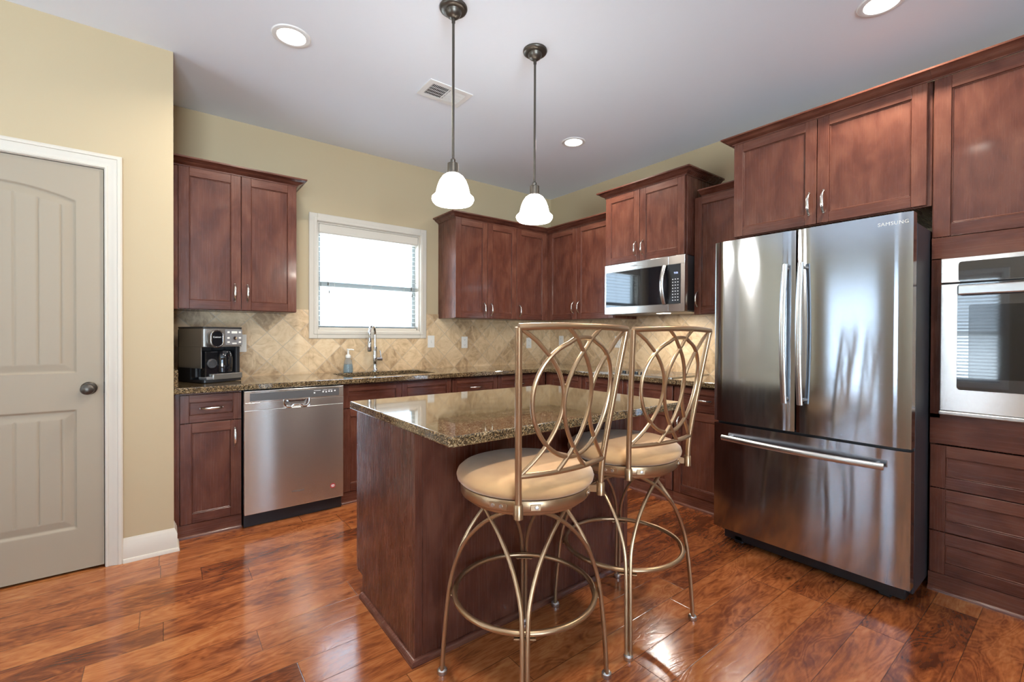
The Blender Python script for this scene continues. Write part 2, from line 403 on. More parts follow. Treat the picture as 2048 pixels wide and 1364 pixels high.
def window_unit(name, axis, u0, u1, z0, z1, dface, dout, casing=.065, sill=True, double=True):
    """casing on the room face, jamb lining, sash frames and glass; axis = the wall's normal axis; dface = room face, dout = side of the glass"""
    sgn = 1 if dout > dface else -1
    root = bpy.data.objects.new(name, None); COL.objects.link(root); struct(root)
    def B(mb, a, b, d0, d1, za, zb, bev=0):
        d0, d1 = min(d0, d1), max(d0, d1)
        if axis == 'y': mb.box(a, b, d0, d1, za, zb, bev)
        else: mb.box(d0, d1, a, b, za, zb, bev)
    c = MB(); f = dface - sgn * .018; W_ = casing
    for (a, b, za, zb) in ((u0 - W_, u0, z0 - W_, z1 + W_), (u1, u1 + W_, z0 - W_, z1 + W_), (u0, u1, z1, z1 + W_), (u0, u1, z0 - W_, z0)):
        B(c, a, b, dface, f, za, zb, .004)
    B(c, u0 - W_ * .45, u0 - .004, dface, f - sgn * .005, z0 - W_ * .45, z1 + W_ * .45, .002)
    B(c, u1 + .004, u1 + W_ * .45, dface, f - sgn * .005, z0 - W_ * .45, z1 + W_ * .45, .002)
    B(c, u0 - .004, u1 + .004, dface, f - sgn * .005, z1 + .004, z1 + W_ * .45, .002)
    B(c, u0 - .004, u1 + .004, dface, f - sgn * .005, z0 - W_ * .45, z0 - .004, .002)
    struct(c.build('window_casing', 'white', root))
    j = MB(); e = .012
    for (a, b, za, zb) in ((u0, u0 + e, z0, z1), (u1 - e, u1, z0, z1), (u0 + e, u1 - e, z1 - e, z1), (u0 + e, u1 - e, z0, z0 + e)): B(j, a, b, dface, dout, za, zb)
    struct(j.build('window_jamb', 'white', root))
    s_ = MB(); k = .035; zm = (z0 + z1) / 2 - .055; d0, d1 = dout - sgn * .045, dout
    for (a, b, za, zb) in ((u0 + e, u0 + e + k, z0 + e, z1 - e), (u1 - e - k, u1 - e, z0 + e, z1 - e), (u0 + e + k, u1 - e - k, z1 - e - k, z1 - e), (u0 + e + k, u1 - e - k, z0 + e, z0 + e + k)): B(s_, a, b, d0, d1, za, zb, .003)
    if double: B(s_, u0 + e + k, u1 - e - k, d0 - sgn * .01, d1, zm - .020, zm + .020, .003)
    else:
        m = (u0 + u1) / 2; B(s_, m - .025, m + .025, d0 - sgn * .01, d1, z0 + e + k, z1 - e - k, .003)
    struct(s_.build('window_sash', 'sash', root))
    g = MB(); dm = (d0 + d1) / 2; B(g, u0 + e + k - .004, u1 - e - k + .004, dm - .002, dm + .002, z0 + e + k - .004, z1 - e - k + .004)
    struct(g.build('window_pane', 'glass', root, smooth=0))
    return root
window_unit('window_1', 'y', WX0, WX1, WZ0, WZ1, 0, .115)
for i, (a, b, za, zb) in enumerate(WIN_L): window_unit('window_%d' % (i + 2), 'x', a, b, za, zb, XL, XL - .11, .07)
for i, (a, b, za, zb) in enumerate(WIN_FILL): window_unit('window_%d' % (i + 5), 'y', a, b, za, zb, YR, YR - .11, .08, double=False)  # rear unit is an added daylight source, out of view

# light portals: tell the sampler where the sky comes in
def portal(loc, rot, sx, sy):
    l = bpy.data.lights.new('window_portal', 'AREA'); l.shape = 'RECTANGLE'; l.size = sx; l.size_y = sy; l.cycles.is_portal = True
    o = bpy.data.objects.new('window_portal', l); COL.objects.link(o); o.location = loc; o.rotation_euler = rot
portal(((WX0 + WX1) / 2, .135, (WZ0 + WZ1) / 2), (-pi / 2, 0, 0), WX1 - WX0, WZ1 - WZ0)
for a, b, za, zb in WIN_L: portal((XL - .14, (a + b) / 2, (za + zb) / 2), (0, -pi / 2, 0), zb - za, b - a)
for a, b, za, zb in WIN_FILL: portal(((a + b) / 2, YR - .14, (za + zb) / 2), (pi / 2, 0, 0), b - a, zb - za)

# baseboard: pantry wall, wrapping its corner; door casing
BB = [(0, 0), (.026, 0), (.026, .006), (.022, .018), (.0155, .021), (.0155, .098), (.012, .104), (.012, .110), (.007, .118), (.004, .128), (0, .128)]
struct(MB().sweep([(-3.7475, YP), (XP, YP), (XP, -.612)], BB, grain=0).build('baseboard_pantry', 'white'))
struct(MB().sweep([(XL, YP), (-4.706, YP)], BB, grain=0).build('baseboard_left', 'white'))
cas = MB(); CW = .0705
def casing_bar(mb, a, b):
    """door casing drawn in the wall plane: list of (u,z) centre-outline with moulded profile"""
prof = [(0, 0), (0, -.010), (.004, -.013), (.010, -.013), (.014, -.010), (.030, -.012), (.044, -.018), (.050, -.018), (.052, -.022), (.064, -.022), (CW, -.017), (CW, 0)]
P_in = [(DX0, 0.0), (DX0, DZ1), (DX1, DZ1), (DX1, 0.0)]
def casing_ring(o): return [(DX0 - o, 0.0), (DX0 - o, DZ1 + o), (DX1 + o, DZ1 + o), (DX1 + o, 0.0)]
bm = bmesh.new(); rings = []
for i in range(4): rings.append([bm.verts.new((casing_ring(o)[i][0], YP + d, casing_ring(o)[i][1])) for o, d in prof])
for a, b in zip(rings, rings[1:]):
    for j in range(len(prof)): bm.faces.new((a[j], a[(j + 1) % len(prof)], b[(j + 1) % len(prof)], b[j]))
bm.faces.new(rings[0]); bm.faces.new(rings[-1]); bmesh.ops.recalc_face_normals(bm, faces=list(bm.faces)); cas.add_bm(bm)
cas.box(DX0, DX0 + .002, YP, YP + .11, 0, DZ1); cas.box(DX1 - .002, DX1, YP, YP + .11, 0, DZ1); cas.box(DX0, DX1, YP, YP + .11, DZ1 - .002, DZ1)
struct(cas.build('trim_1', 'white', smooth=30))

# pantry door: two moulded panels, the upper one arched, with plank grooves
def door_slab():
    x0, x1, z0, z1 = DX0 + .005, DX1 - .0055, .012, DZ1 - .006; st = .0040
    xc = (x0 + x1) / 2; pl, pr = xc - .300, xc + .300
    nx, nz = int((x1 - x0) / st) + 1, int((z1 - z0) / st) + 1
    sag = .058; rad = (.300 ** 2 + sag ** 2) / (2 * sag)
    def inside(x, z):
        """distance inside the nearest panel outline (negative outside)"""
        h = min(x - pl, pr - x)
        lo = min(h, z - .226, .833 - z)
        top = 1.898 + (math.sqrt(max(0, rad * rad - (x - xc) ** 2)) - (rad - sag))
        return max(lo, min(h, z - 1.022, (top - z) * .97))
    def depth(x, z):
        d = inside(x, z)
        if d <= 0: return 0.0
        if d < .007: return .0095 * d / .007
        if d < .012: return .0095
        if d < .046: return .0095 - .0065 * ((d - .012) / .034)
        g = abs(((x - xc) / .0815 + .5) % 1 - .5) * .0815
        return .003 + (.0045 * (1 - g / .005) if g < .005 else 0)
    y = YP + .004; bm = bmesh.new(); G = []
    for j in range(nz + 1):
        z = z0 + (z1 - z0) * j / nz
        G.append([bm.verts.new((x0 + (x1 - x0) * i / nx, y + depth(x0 + (x1 - x0) * i / nx, z), z)) for i in range(nx + 1)])
    for j in range(nz):
        for i in range(nx): bm.faces.new((G[j][i], G[j][i + 1], G[j + 1][i + 1], G[j + 1][i]))
    c = [G[0][0], G[0][nx], G[nz][nx], G[nz][0]]; yb = y + .035
    bk = [bm.verts.new((v.co.x, yb, v.co.z)) for v in c]
    bm.faces.new(bk[::-1])
    bm.faces.new(G[0] + [bk[1], bk[0]]); bm.faces.new(G[nz] + [bk[2], bk[3]])
    bm.faces.new([g[0] for g in G] + [bk[3], bk[0]]); bm.faces.new([g[nx] for g in G] + [bk[2], bk[1]])
    bmesh.ops.recalc_face_normals(bm, faces=list(bm.faces)); mb = MB(); mb.add_bm(bm); return mb
door = struct(door_slab().build('door_1', 'door_paint', smooth=50))
kx, kz = -3.881, .941
k = MB(); rotk = Matrix.Rotation(pi / 2, 4, 'X')
k.lathe([(0, 0), (.033, 0), (.033, .004), (.028, .010), (.013, .014), (.011, .034), (.017, .040), (.0265, .050), (.0285, .060), (.025, .070), (.014, .077), (0, .079)], (kx, YP + .004, kz), 32, rotk)
lab(k.build('door_knob', 'bronze', door), 'dark bronze knob')
lab(MB().box(DX1 - .0055, DX1 - .0035, YP - .001, YP + .03, kz - .03, kz + .03).build('strike_plate', 'bronze', door), 'dark latch plate')

# tiled backsplash (both walls), set off from the paint by its top edge
bs = MB(); TZ = 1.424; TH = .010
bs.box(XP, WX0 - .065, -TH, 0, .905, TZ, .001); bs.box(WX0 - .065, WX1 + .065, -TH, 0, .905, WZ0 - .065); bs.box(WX1 + .065, 0, -TH, 0, .905, TZ, .001)
bs.box(-TH, 0, -2.48, -TH, .905, TZ, .001)
struct(bs.build('wall_tile_backsplash', 'tile', smooth=0))

# ------------------------------------------------------------------ cabinets
DT = .020
def pull(mb_unused=None): return None
def handle(parent, x, z, y, length=.112, vert=True, label=None):
    """arched cabinet pull with flared ends, on a face at local y, projecting to -y"""
    h = length / 2; mb = MB(); n = 18; pts = []; rad = []
    for i in range(n + 1):
        t = -1 + 2 * i / n; a = t * h
        out = .030 * (1 - abs(t) ** 3.2) + .004
        pts.append((x, y - out, z + a) if vert else (x + a, y - out, z))
        rad.append(.0042 + .0032 * (1 - t * t) + (.0022 if abs(t) > .86 else 0))
    mb.tube(pts, rad, 10, flat=.62, up=(0, 1, 0))
    for s_ in (-1, 1):
        c = (x, y, z + s_ * h) if vert else (x + s_ * h, y, z)
        mb.lathe([(0, 0), (.0062, 0), (.0062, .004), (.0045, .008), (0, .008)], c, 12, Matrix.Rotation(pi / 2, 4, 'X'))
    return mb.build('handle', 'nickel', parent)
def shaker(name, parent, x0, x1, z0, z1, y, rail=.058, vgrain=True, mat='wood'):
    """shaker front: stiles, rails and recessed panel in one mesh; its face at local y, body behind it"""
    mb = MB(); b = .0018; yb = y + DT; g = 0 if vgrain else 1
    mb.box(x0, x0 + rail, y, yb, z0, z1, b, 0); mb.box(x1 - rail, x1, y, yb, z0, z1, b, 0)
    mb.box(x0 + rail - .0005, x1 - rail + .0005, y, yb, z1 - rail, z1, b, 1); mb.box(x0 + rail - .0005, x1 - rail + .0005, y, yb, z0, z0 + rail, b, 1)
    mb.box(x0 + rail - .004, x1 - rail + .004, y + .0085, yb - .003, z0 + rail - .004, z1 - rail + .004, 0, g)
    e = .006   # small sloped bead round the panel
    for (xa, xb, za, zb) in ((x0 + rail, x0 + rail + e, z0 + rail, z1 - rail), (x1 - rail - e, x1 - rail, z0 + rail, z1 - rail)): mb.box(xa, xb, y + .0045, yb - .004, za, zb, .002, 0)
    for (za, zb) in ((z0 + rail, z0 + rail + e), (z1 - rail - e, z1 - rail)): mb.box(x0 + rail + e, x1 - rail - e, y + .0045, yb - .004, za, zb, .002, 1)
    return mb.build(name, mat, parent)
CROWN = [(0, -.004), (.007, -.004), (.007, .003), (.012, .006), (.022, .011), (.034, .019), (.044, .030), (.054, .033), (.060, .036), (.060, .046), (0, .046)]
def crown_part(parent, path, z, k=1.0):
    mb = MB(); mb.sweep(path, [(o, z + zz * k) for o, zz in CROWN]); return mb.build('crown_molding', 'wood', parent)
LW = pi * 0; RW = -pi / 2          # facing -y on the back wall; facing -x on the right wall
GAP = .0018

# upper cabinet left of the window
t_ = thing('wall_cabinet', 'dark cherry two-door wall cabinet above the coffee maker, left of the window', 'cabinet', (XP + .002, -.0005, 1.384), 0)
w = XP * -1 - 2.804 - .002; d = .3293; H = 2.3034 - 1.384
MB().box(0, w, -(d - DT - .001), 0, 0, H + .004, .0015).box(0, .026, -d + .004, -(d - DT - .001), 0, H, .001).build('cabinet_body', 'wood', t_)
xs = [(-3.502 - XP - .002 + GAP, -3.1536 - XP - .002 - GAP), (-3.1536 - XP - .002 + GAP, w - .001)]
for (a, b), hx in zip(xs, (xs[0][1] - .036, xs[1][0] + .036)):
    dr = shaker('door', t_, a, b, .004, H - .002, -d); handle(dr, hx, .122, -d)
crown_part(t_, [(w, 0), (w, -d + .002), (0, -d + .002)][::-1], H)

# corner run, back-wall side: two-door cabinet and the blind corner cabinet
Z0, ZT = 1.382, 2.298; H = ZT - Z0
t_ = thing('wall_cabinet', 'dark cherry two-door wall cabinet just right of the window', 'cabinet', (-1.4675, -.0005, Z0), 0)
w = 1.4675 - .7601
MB().box(0, w, -(d - DT - .001), 0, 0, H + .004, .0015).build('cabinet_body', 'wood', t_)
for a, b, hx in ((.001, 1.4675 - 1.1134 - GAP, 1.4675 - 1.1134 - .04), (1.4675 - 1.1134 + GAP, w - GAP, 1.4675 - 1.1134 + .04)):
    dr = shaker('door', t_, a, b, .003, H - .002, -d); handle(dr, hx, .090, -d)
crown_part(t_, [(0, 0), (0, -d + .002), (w, -d + .002)], H)
t_ = thing('wall_cabinet', 'single-door cherry wall cabinet filling the corner on the back wall', 'cabinet', (-.7601 + .0005, -.0005, Z0), 0)
w = .7601 - .001; wd = .7601 - .347
MB().box(0, w, -(d - DT - .001), 0, 0, H + .004, .0015).box(wd - .02, wd + .02, -d + .004, -(d - DT - .001), 0, H, .001).build('cabinet_body', 'wood', t_)
dr = shaker('door', t_, GAP, wd - .014, .003, H - .002, -d); handle(dr, .036, .090, -d)
crown_part(t_, [(0, -d + .002), (wd, -d + .002)], H)
# right wall, from the corner towards the camera (local x = distance along the wall)
dR = .347
y0 = -.3293
t_ = thing('wall_cabinet', 'dark cherry two-door wall cabinet between the corner and the microwave', 'cabinet', (-.0005, y0 - .0005, Z0), RW)
w = 1.2214 - .3293 - .002; m_ = .7571 - .3293
MB().box(0, w, -(dR - DT - .001), 0, 0, H + .004, .0015).box(0, .018, -dR + .004, -(dR - DT - .001), 0, H, .001).build('cabinet_body', 'wood', t_)
for a, b, hx in ((.019, m_ - GAP, m_ - .038), (m_ + GAP, w - .001, m_ + .038)):
    dr = shaker('door', t_, a, b, .003, H - .002, -dR); handle(dr, hx, .120, -dR)
crown_part(t_, [(0, -dR + .002), (w, -dR + .002)], H)
# cabinet over the microwave: deeper and taller
dM = .4566; zb = 1.8417; H2 = 2.4418 - zb
t_ = thing('wall_cabinet', 'raised deeper cherry cabinet directly above the microwave', 'cabinet', (-.0005, -1.2214, zb), RW)
w = 2.0026 - 1.2214; m_ = w / 2 - .028
MB().box(.0005, w - .0005, -(dM - DT - .001), 0, 0, H2 + .004, .0015).build('cabinet_body', 'wood', t_)
for a, b, hx in ((.002, m_ - GAP, m_ - .034), (m_ + GAP, w - .012, m_ + .034)):
    dr = shaker('door', t_, a, b, .003, H2 - .002, -dM); handle(dr, hx, .108, -dM)
crown_part(t_, [(0, 0), (0, -dM + .002), (w, -dM + .002), (w, 0)], H2)
# cabinet between microwave and refrigerator
Z1_ = 1.386; H3 = 2.280 - Z1_
t_ = thing('wall_cabinet', 'narrow single-door cherry wall cabinet between microwave and refrigerator', 'cabinet', (-.0005, -2.0036, Z1_), RW)
w = 2.4455 - 2.0036
MB().box(0, w, -(dR - DT - .001), 0, 0, H3 + .004, .0015).build('cabinet_body', 'wood', t_)
dr = shaker('door', t_, .006, w - .004, .003, H3 - .002, -dR); handle(dr, .034, .118, -dR)
crown_part(t_, [(0.062, -dR + .002), (w, -dR + .002)], H3, .8)
# cabinet over the refrigerator
dF = .6250; zF = 1.8659; HF = 2.4652 - zF
t_ = thing('over_fridge_cabinet', 'deep cherry two-door cabinet above the refrigerator', 'cabinet', (-.0005, -2.4463, zF), RW)
w = 3.4080 - 2.4463; m_ = 2.9209 - 2.4463
MB().box(0, w, -(dF - DT - .001), 0, -.004, HF + .004, .0015).build('cabinet_body', 'wood', t_)
for a, b, hx in ((.002, m_ - GAP, m_ - .036), (m_ + GAP, w - .018, m_ + .036)):
    dr = shaker('door', t_, a, b, 0, HF - .002, -dF); handle(dr, hx, .118, -dF, .125)
crown_part(t_, [(0, 0), (0, -dF + .002), (w, -dF + .002)], HF, .85)
# tall oven cabinet
t_ = thing('oven_cabinet', 'tall cherry cabinet holding the wall oven, right of the refrigerator', 'cabinet', (-.0005, -3.4085, 0), RW)
w = .800; dO = .6195
o_ = MB(); o_.box(0, w, -(dO - DT), 0, 2.40, 2.469, .0015); o_.box(0, .02, -(dO - DT), 0, .0, 2.469, .001); o_.box(w - .02, w, -(dO - DT), 0, 0, 2.469, .001)
o_.box(.02, w - .02, -.02, 0, 0, 2.4); o_.box(.02, w - .02, -(dO - DT), -.02, 1.60, 1.68); o_.box(.02, w - .02, -(dO - DT), -.02, .77, .832)
o_.box(.02, w - .02, -(dO - DT), -.02, 0, .70)
o_.box(.002, .040, -dO, -(dO - DT), .832, 1.60, .0015, 0); o_.box(w - .046, w - .002, -dO, -(dO - DT), .832, 1.60, .0015, 0)      # stiles beside the oven
o_.box(.002, w - .002, -dO, -(dO - DT), 1.592, 1.698, .0015, 1); o_.box(.002, w - .002, -dO, -(dO - DT), .710, .855, .0015, 1)     # rails above and below it
o_.box(0, w, -dO + .001, -(dO - DT), 0, .084, .0015, 1)
o_.build('cabinet_body', 'wood', t_)
shoe = [(0, 0), (.014, 0), (.0125, .007), (.008, .013), (0, .016)]
lab(MB().sweep([(0, -dO), (w, -dO)], shoe).build('shoe_molding', 'wood', t_), 'thin strip along the floor')
mO = w / 2
for a, b, hx in ((.006, mO - GAP, mO - .036), (mO + GAP, w - .004, mO + .036)):
    dr = shaker('door', t_, a, b, 1.701, 2.463, -dO, .062); handle(dr, hx, 1.82, -dO, .125)
for za, zb_ in ((.4985, .7035), (.2905, .4945), (.0865, .2865)):
    dr = shaker('drawer', t_, .004, w - .004, za, zb_, -dO, .056, False); handle(dr, w / 2, (za + zb_) / 2, -dO, .125, False)
crown_part(t_, [(0, -dO - .004), (w, -dO - .004), (w, 0)], 2.465, .85)

# base cabinets ------------------------------------------------
CTZ = .908; CTB = .872                                   # worktop top and underside
yb_, dB = -.6022, .6022
def base_cab(name, label, loc, rot, w, fronts, depth=dB, toe=True, top=CTB, open_top=False):
    t = thing(name, label, 'cabinet', loc, rot); d_ = depth; mb = MB()
    if not open_top: mb.box(0, w, -(d_ - DT - .001), 0, 0, top - .001, .001)
    else:
        f = d_ - DT - .001
        mb.box(0, .018, -f, 0, 0, top - .001); mb.box(w - .018, w, -f, 0, 0, top - .001); mb.box(.018, w - .018, -f, -f + .018, 0, top - .001)
        mb.box(.018, w - .018, -.018, 0, 0, top - .001); mb.box(.018, w - .018, -f + .018, -.018, .07, .088)
    mb.box(0, w, -d_ + .008, -(d_ - DT - .001), 0, .083, .001, 1)
    mb.build('cabinet_body', 'wood', t)
    MB().sweep([(0, -d_ + .008), (w, -d_ + .008)], shoe).build('shoe_molding', 'wood', t)
    for f in fronts:
        kind, a, b, za, zb, hv = f
        if kind == 'drawer':
            o = shaker('drawer', t, a, b, za, zb, -d_, .045, False)
            if hv: handle(o, (a + b) / 2, (za + zb) / 2, -d_, .112, False)
        elif kind == 'false': shaker('false_front', t, a, b, za, zb, -d_, .045, False)
        elif kind == 'filler': MB().box(a, b, -d_ + .003, -(d_ - DT - .001), za, zb, .001).build('filler_strip', 'wood', t)
        else:
            o = shaker('door', t, a, b, za, zb, -d_, .058); handle(o, hv, zb - .105, -d_, .112)
    return t
DZ0, DZA, DZB, DZT = .0865, .686, .6905, .857
x0 = XP + .0015; w = -3.183 - x0
base_cab('base_cabinet', 'narrow cherry base cabinet with one drawer, left of the dishwasher', (x0, -.0005, 0), 0, w,
         [('filler', 0, .026, .084, DZT + .012, 0), ('drawer', .029, w - .002, DZB, DZT, 1), ('door', .029, w - .002, DZ0, DZA, w - .038)])
x0, x1 = -2.5645, -1.6605; w = x1 - x0; m_ = -2.107 - x0
base_cab('sink_base_cabinet', 'wide cherry sink base with two blank top panels, right of the dishwasher', (x0, -.0005, 0), 0, w,
         [('false', .004, m_ - GAP, DZB, DZT, 0), ('false', m_ + GAP, w - .004, DZB, DZT, 0), ('door', .004, m_ - GAP, DZ0, DZA, m_ - .036), ('door', m_ + GAP, w - .004, DZ0, DZA, m_ + .036)], open_top=True)
x0, x1 = -1.6595, -1.1885; w = x1 - x0
base_cab('base_cabinet', 'cherry drawer-and-door base cabinet, first one right of the sink base', (x0, -.0005, 0), 0, w,
         [('drawer', .004, w - .003, DZB, DZT, 1), ('door', .004, w - .003, DZ0, DZA, .04)])
x0, x1 = -1.1875, -.6125; w = x1 - x0; wd = -.690 - x0
base_cab('corner_base_cabinet', 'cherry base cabinet with one drawer in the back corner under the worktop', (x0, -.0005, 0), 0, w,
         [('drawer', .003, wd - .003, DZB, DZT, 1), ('door', .003, wd - .003, DZ0, DZA, .04), ('filler', wd, -.612 - x0, .084, DZT + .012, 0)])
xb = .6079
y0, y1 = -.6035, -1.0830; w = y0 - y1
base_cab('base_cabinet', 'cherry base cabinet with drawer between the corner and the cooktop', (-.0005, y0, 0), RW, w,
         [('filler', 0, .055, .084, DZT + .012, 0), ('drawer', .058, w - .003, DZB, DZT, 1), ('door', .058, w - .003, DZ0, DZA, w - .04)], depth=xb)
y0, y1 = -1.0840, -2.0005; w = y0 - y1; m_ = w / 2
base_cab('cooktop_base_cabinet', 'wide cherry base cabinet under the cooktop, opposite the island end', (-.0005, y0, 0), RW, w,
         [('false', .004, m_ - GAP, DZB, DZT, 0), ('false', m_ + GAP, w - .004, DZB, DZT, 0), ('door', .004, m_ - GAP, DZ0, DZA, m_ - .036), ('door', m_ + GAP, w - .004, DZ0, DZA, m_ + .036)], depth=xb)
y0, y1 = -2.0015, -2.4690; w = y0 - y1
base_cab('base_cabinet', 'cherry base cabinet with one drawer and door, beside the refrigerator', (-.0005, y0, 0), RW, w,
         [('drawer', .010, w - .004, DZB, DZT, 1), ('door', .010, w - .004, DZ0, DZA, .052)], depth=xb)

# worktop: L-shaped granite with a cut-out for the sink, and a low splash against the pantry wall
YT, XT = -.6517, -.6511
outer = [(XP + .0015, -.0112), (XP + .0015, YT), (XT - .02, YT), (XT - .006, YT - .006), (XT, YT - .02), (XT, -2.474), (-.0112, -2.474), (-.0112, -.0112)]
SX0, SX1, SY0, SY1 = -2.500, -1.752, -.520, -.125
ct = MB().slab(outer, [rrect(SX0, SX1, SY0, SY1, .05)], CTB, CTZ, .005)
ct = tag(ct.build('countertop', 'granite', smooth=40), 'L-shaped brown speckled granite worktop along the back and right walls', 'countertop')
lab(MB().box(XP + .0015, XP + .022, YT + .004, -.0115, CTZ + .0003, CTZ + .105, .003).build('side_splash', 'granite', ct), 'low granite upstand against the beige wall')
# undermount sink
sk = thing('sink', 'undermount stainless sink set in the worktop below the window', 'sink', ((SX0 + SX1) / 2, (SY0 + SY1) / 2, CTB - .0005))
hw, hd = (SX1 - SX0) / 2 + .006, (SY1 - SY0) / 2 + .006
bm = bmesh.new(); rings = []
for (sx, sy, z, r) in ((hw + .025, hd + .025, 0, .06), (hw, hd, 0, .05), (hw - .004, hd - .004, -.012, .05), (hw - .012, hd - .012, -.165, .06), (hw - .05, hd - .05, -.185, .05)):
    rings.append([bm.verts.new((p[0], p[1], z)) for p in rrect(-sx, sx, -sy, sy, r)])
for a, b in zip(rings, rings[1:]):
    for k_ in range(len(a)): bm.faces.new((a[k_], a[(k_ + 1) % len(a)], b[(k_ + 1) % len(a)], b[k_]))
bm.faces.new(rings[-1]); bmesh.ops.solidify(bm, geom=list(bm.faces), thickness=-.0015)
mb = MB(); mb.add_bm(bm); mb.build('basin', 'steel_plain', sk)
MB().lathe([(0, 0), (.045, 0), (.045, .003), (.03, .004), (.026, .001), (0, .001)], (0, .05, -.1845), 28).build('drain', 'chrome', sk)
# faucet
fx, fy = -2.118, -.068
fa = thing('faucet', 'tall chrome gooseneck pull-down faucet behind the sink', 'faucet', (fx, fy, CTZ + .0003))
MB().lathe([(0, 0), (.028, 0), (.028, .006), (.022, .012), (.0185, .03), (.0185, .07), (.0215, .09), (.0215, .13), (.0185, .20), (.0155, .215), (0, .215)], seg=28).build('faucet_body', 'chrome', fa)
dirx, diry = -.62, -.785
arc = [(0, 0, .20), (0, 0, .30)]
for k_ in range(0, 13):
    a = pi * k_ / 12; rr = .072; arc.append((dirx * rr * (1 - cos(a)), diry * rr * (1 - cos(a)), .315 + rr * sin(a) * 1.1))
arc += [(dirx * .146, diry * .146, .285)]
MB().tube(arc, .0115, 14).build('spout', 'chrome', fa)
hd_ = MB().lathe([(0, 0), (.0145, 0), (.0195, .012), (.0195, .06), (.0165, .09), (.0135, .115), (0, .115)], (dirx * .147, diry * .147, .175), 24)
hd_.build('spray_head', 'chrome', fa)
lv = MB().tube([(.012, -.003, .105), (.06, -.008, .105)], .0155, 18).tube([(.052, -.007, .112), (.045, -.006, .165), (.040, -.005, .180)], [.0055, .0045, .005], 10)
lv.build('lever', 'chrome', fa)
# soap
sp_ = thing('soap_dispenser', 'clear pump bottle of pale blue soap beside the faucet', 'bottle', (-2.352, -.080, CTZ + .0003))
MB().lathe([(0, 0), (.036, 0), (.039, .004), (.037, .05), (.030, .095), (.019, .118), (.018, .124), (0, .124)], seg=28).build('bottle_body', 'bottle', sp_)
MB().lathe([(0, .003), (.033, .003), (.0355, .006), (.034, .048), (.0315, .068), (0, .068)], seg=28).build('liquid_soap', 'soap', sp_)
pm = MB().lathe([(0, .122), (.021, .122), (.022, .126), (.022, .140), (.017, .148), (.009, .152), (.0075, .185), (.012, .187), (.013, .197), (0, .199)], seg=24)
pm.tube([(0, 0, .191), (.026, -.012, .192), (.042, -.019, .188)], [.0065, .0055, .0045], 10); pm.build('pump', 'outlet', sp_)

# ------------------------------------------------------------------ dishwasher
XD0, XD1 = -3.1802, -2.5697
dw = thing('dishwasher', 'stainless steel built-in dishwasher below the worktop', 'dishwasher', ((XD0 + XD1) / 2, -.0005, 0))
hw = (XD1 - XD0) / 2 - .002; yf = -.6690
MB().box(-hw + .004, hw - .004, -.615, 0, .10, .868).build('tub_body', 'darkgrey', dw)
MB().box(-hw + .002, hw - .002, -.628, -.05, 0.001, .0985, .002).build('kick_plate', 'black', dw)
dd = MB(); zt = .8665
pk = [(-hw, .088), (hw, .088), (hw, zt), (-hw, zt)]
dd.box(-hw, hw, yf, -.617, .088, .745, .004, 0, 2)
hx0, hx1 = -.082, .082                                       # handle pocket
dd.box(-hw, hx0, yf, -.617, .745, .792, .001); dd.box(hx1, hw, yf, -.617, .745, .792, .001)
dd.box(hx0, hx1, -.640, -.617, .745, .792)
dd.box(-hw, hw, yf, -.617, .792, zt, .003, 0, 2)
ddo = dd.build('door', 'steel', dw)
MB().box(-.272, .272, yf - .0012, yf + .002, .803, .852, .0005).build('control_panel', 'panel_grey', ddo)
hn = MB(); pts = [(hx0 + .004, yf - .003, .796), (hx0 + .006, yf - .005, .772), (hx0 + .020, yf - .006, .752), (-.035, yf - .0065, .750), (-.02, yf - .009, .762), (.02, yf - .009, .762), (.035, yf - .0065, .750), (hx1 - .020, yf - .006, .752), (hx1 - .006, yf - .005, .772), (hx1 - .004, yf - .003, .796)]
hn.tube(catmull(pts, 5), .0055, 10); hn.box(hx0 + .03, hx1 - .03, yf + .001, yf + .03, .780, .793, .003); hn.build('pocket_handle', 'chrome', ddo)
mk = MB()
for i in range(13): mk.box(-.262 + i * .0062, -.258 + i * .0062, yf - .0006, yf + .001, .8565, .8595)
lab(mk.build('vent_slots', 'black', ddo), 'row of small dark slots')
ic = MB()
for xx, zz in ((.110, .829), (.166, .833), (.186, .831), (.205, .834), (.222, .833), (.244, .836)): ic.box(xx - .005, xx + .005, yf - .0016, yf, zz - .005, zz + .004, .0005)
for xx, wd_ in ((.128, .022), (.178, .014), (.214, .014)): ic.box(xx - wd_, xx + wd_, yf - .0016, yf, .8425, .8445)
lab(ic.build('button_marks', 'whiteprint', ddo), 'tiny pale button marks')
text('Whirlpool', .0185, 'lettering', 'darkgrey', ddo, at(.006, yf - .0004, .186) @ FRONT)
st = thing  # round sticker
sk_ = MB().lathe([(0, 0), (.0175, 0), (.0175, .0006), (0, .0006)], (.231, yf, .175), 28, Matrix.Rotation(pi / 2, 4, 'X')); sk_o = lab(sk_.build('sticker', 'red', ddo), 'round dark red sticker with white lines')
sl = MB()
for zz, ww in ((.181, .009), (.175, .012), (.169, .008)): sl.box(.231 - ww, .231 + ww, yf - .0011, yf - .0004, zz - .0016, zz + .0016)
sl.build('sticker_print', 'whiteprint', sk_o)

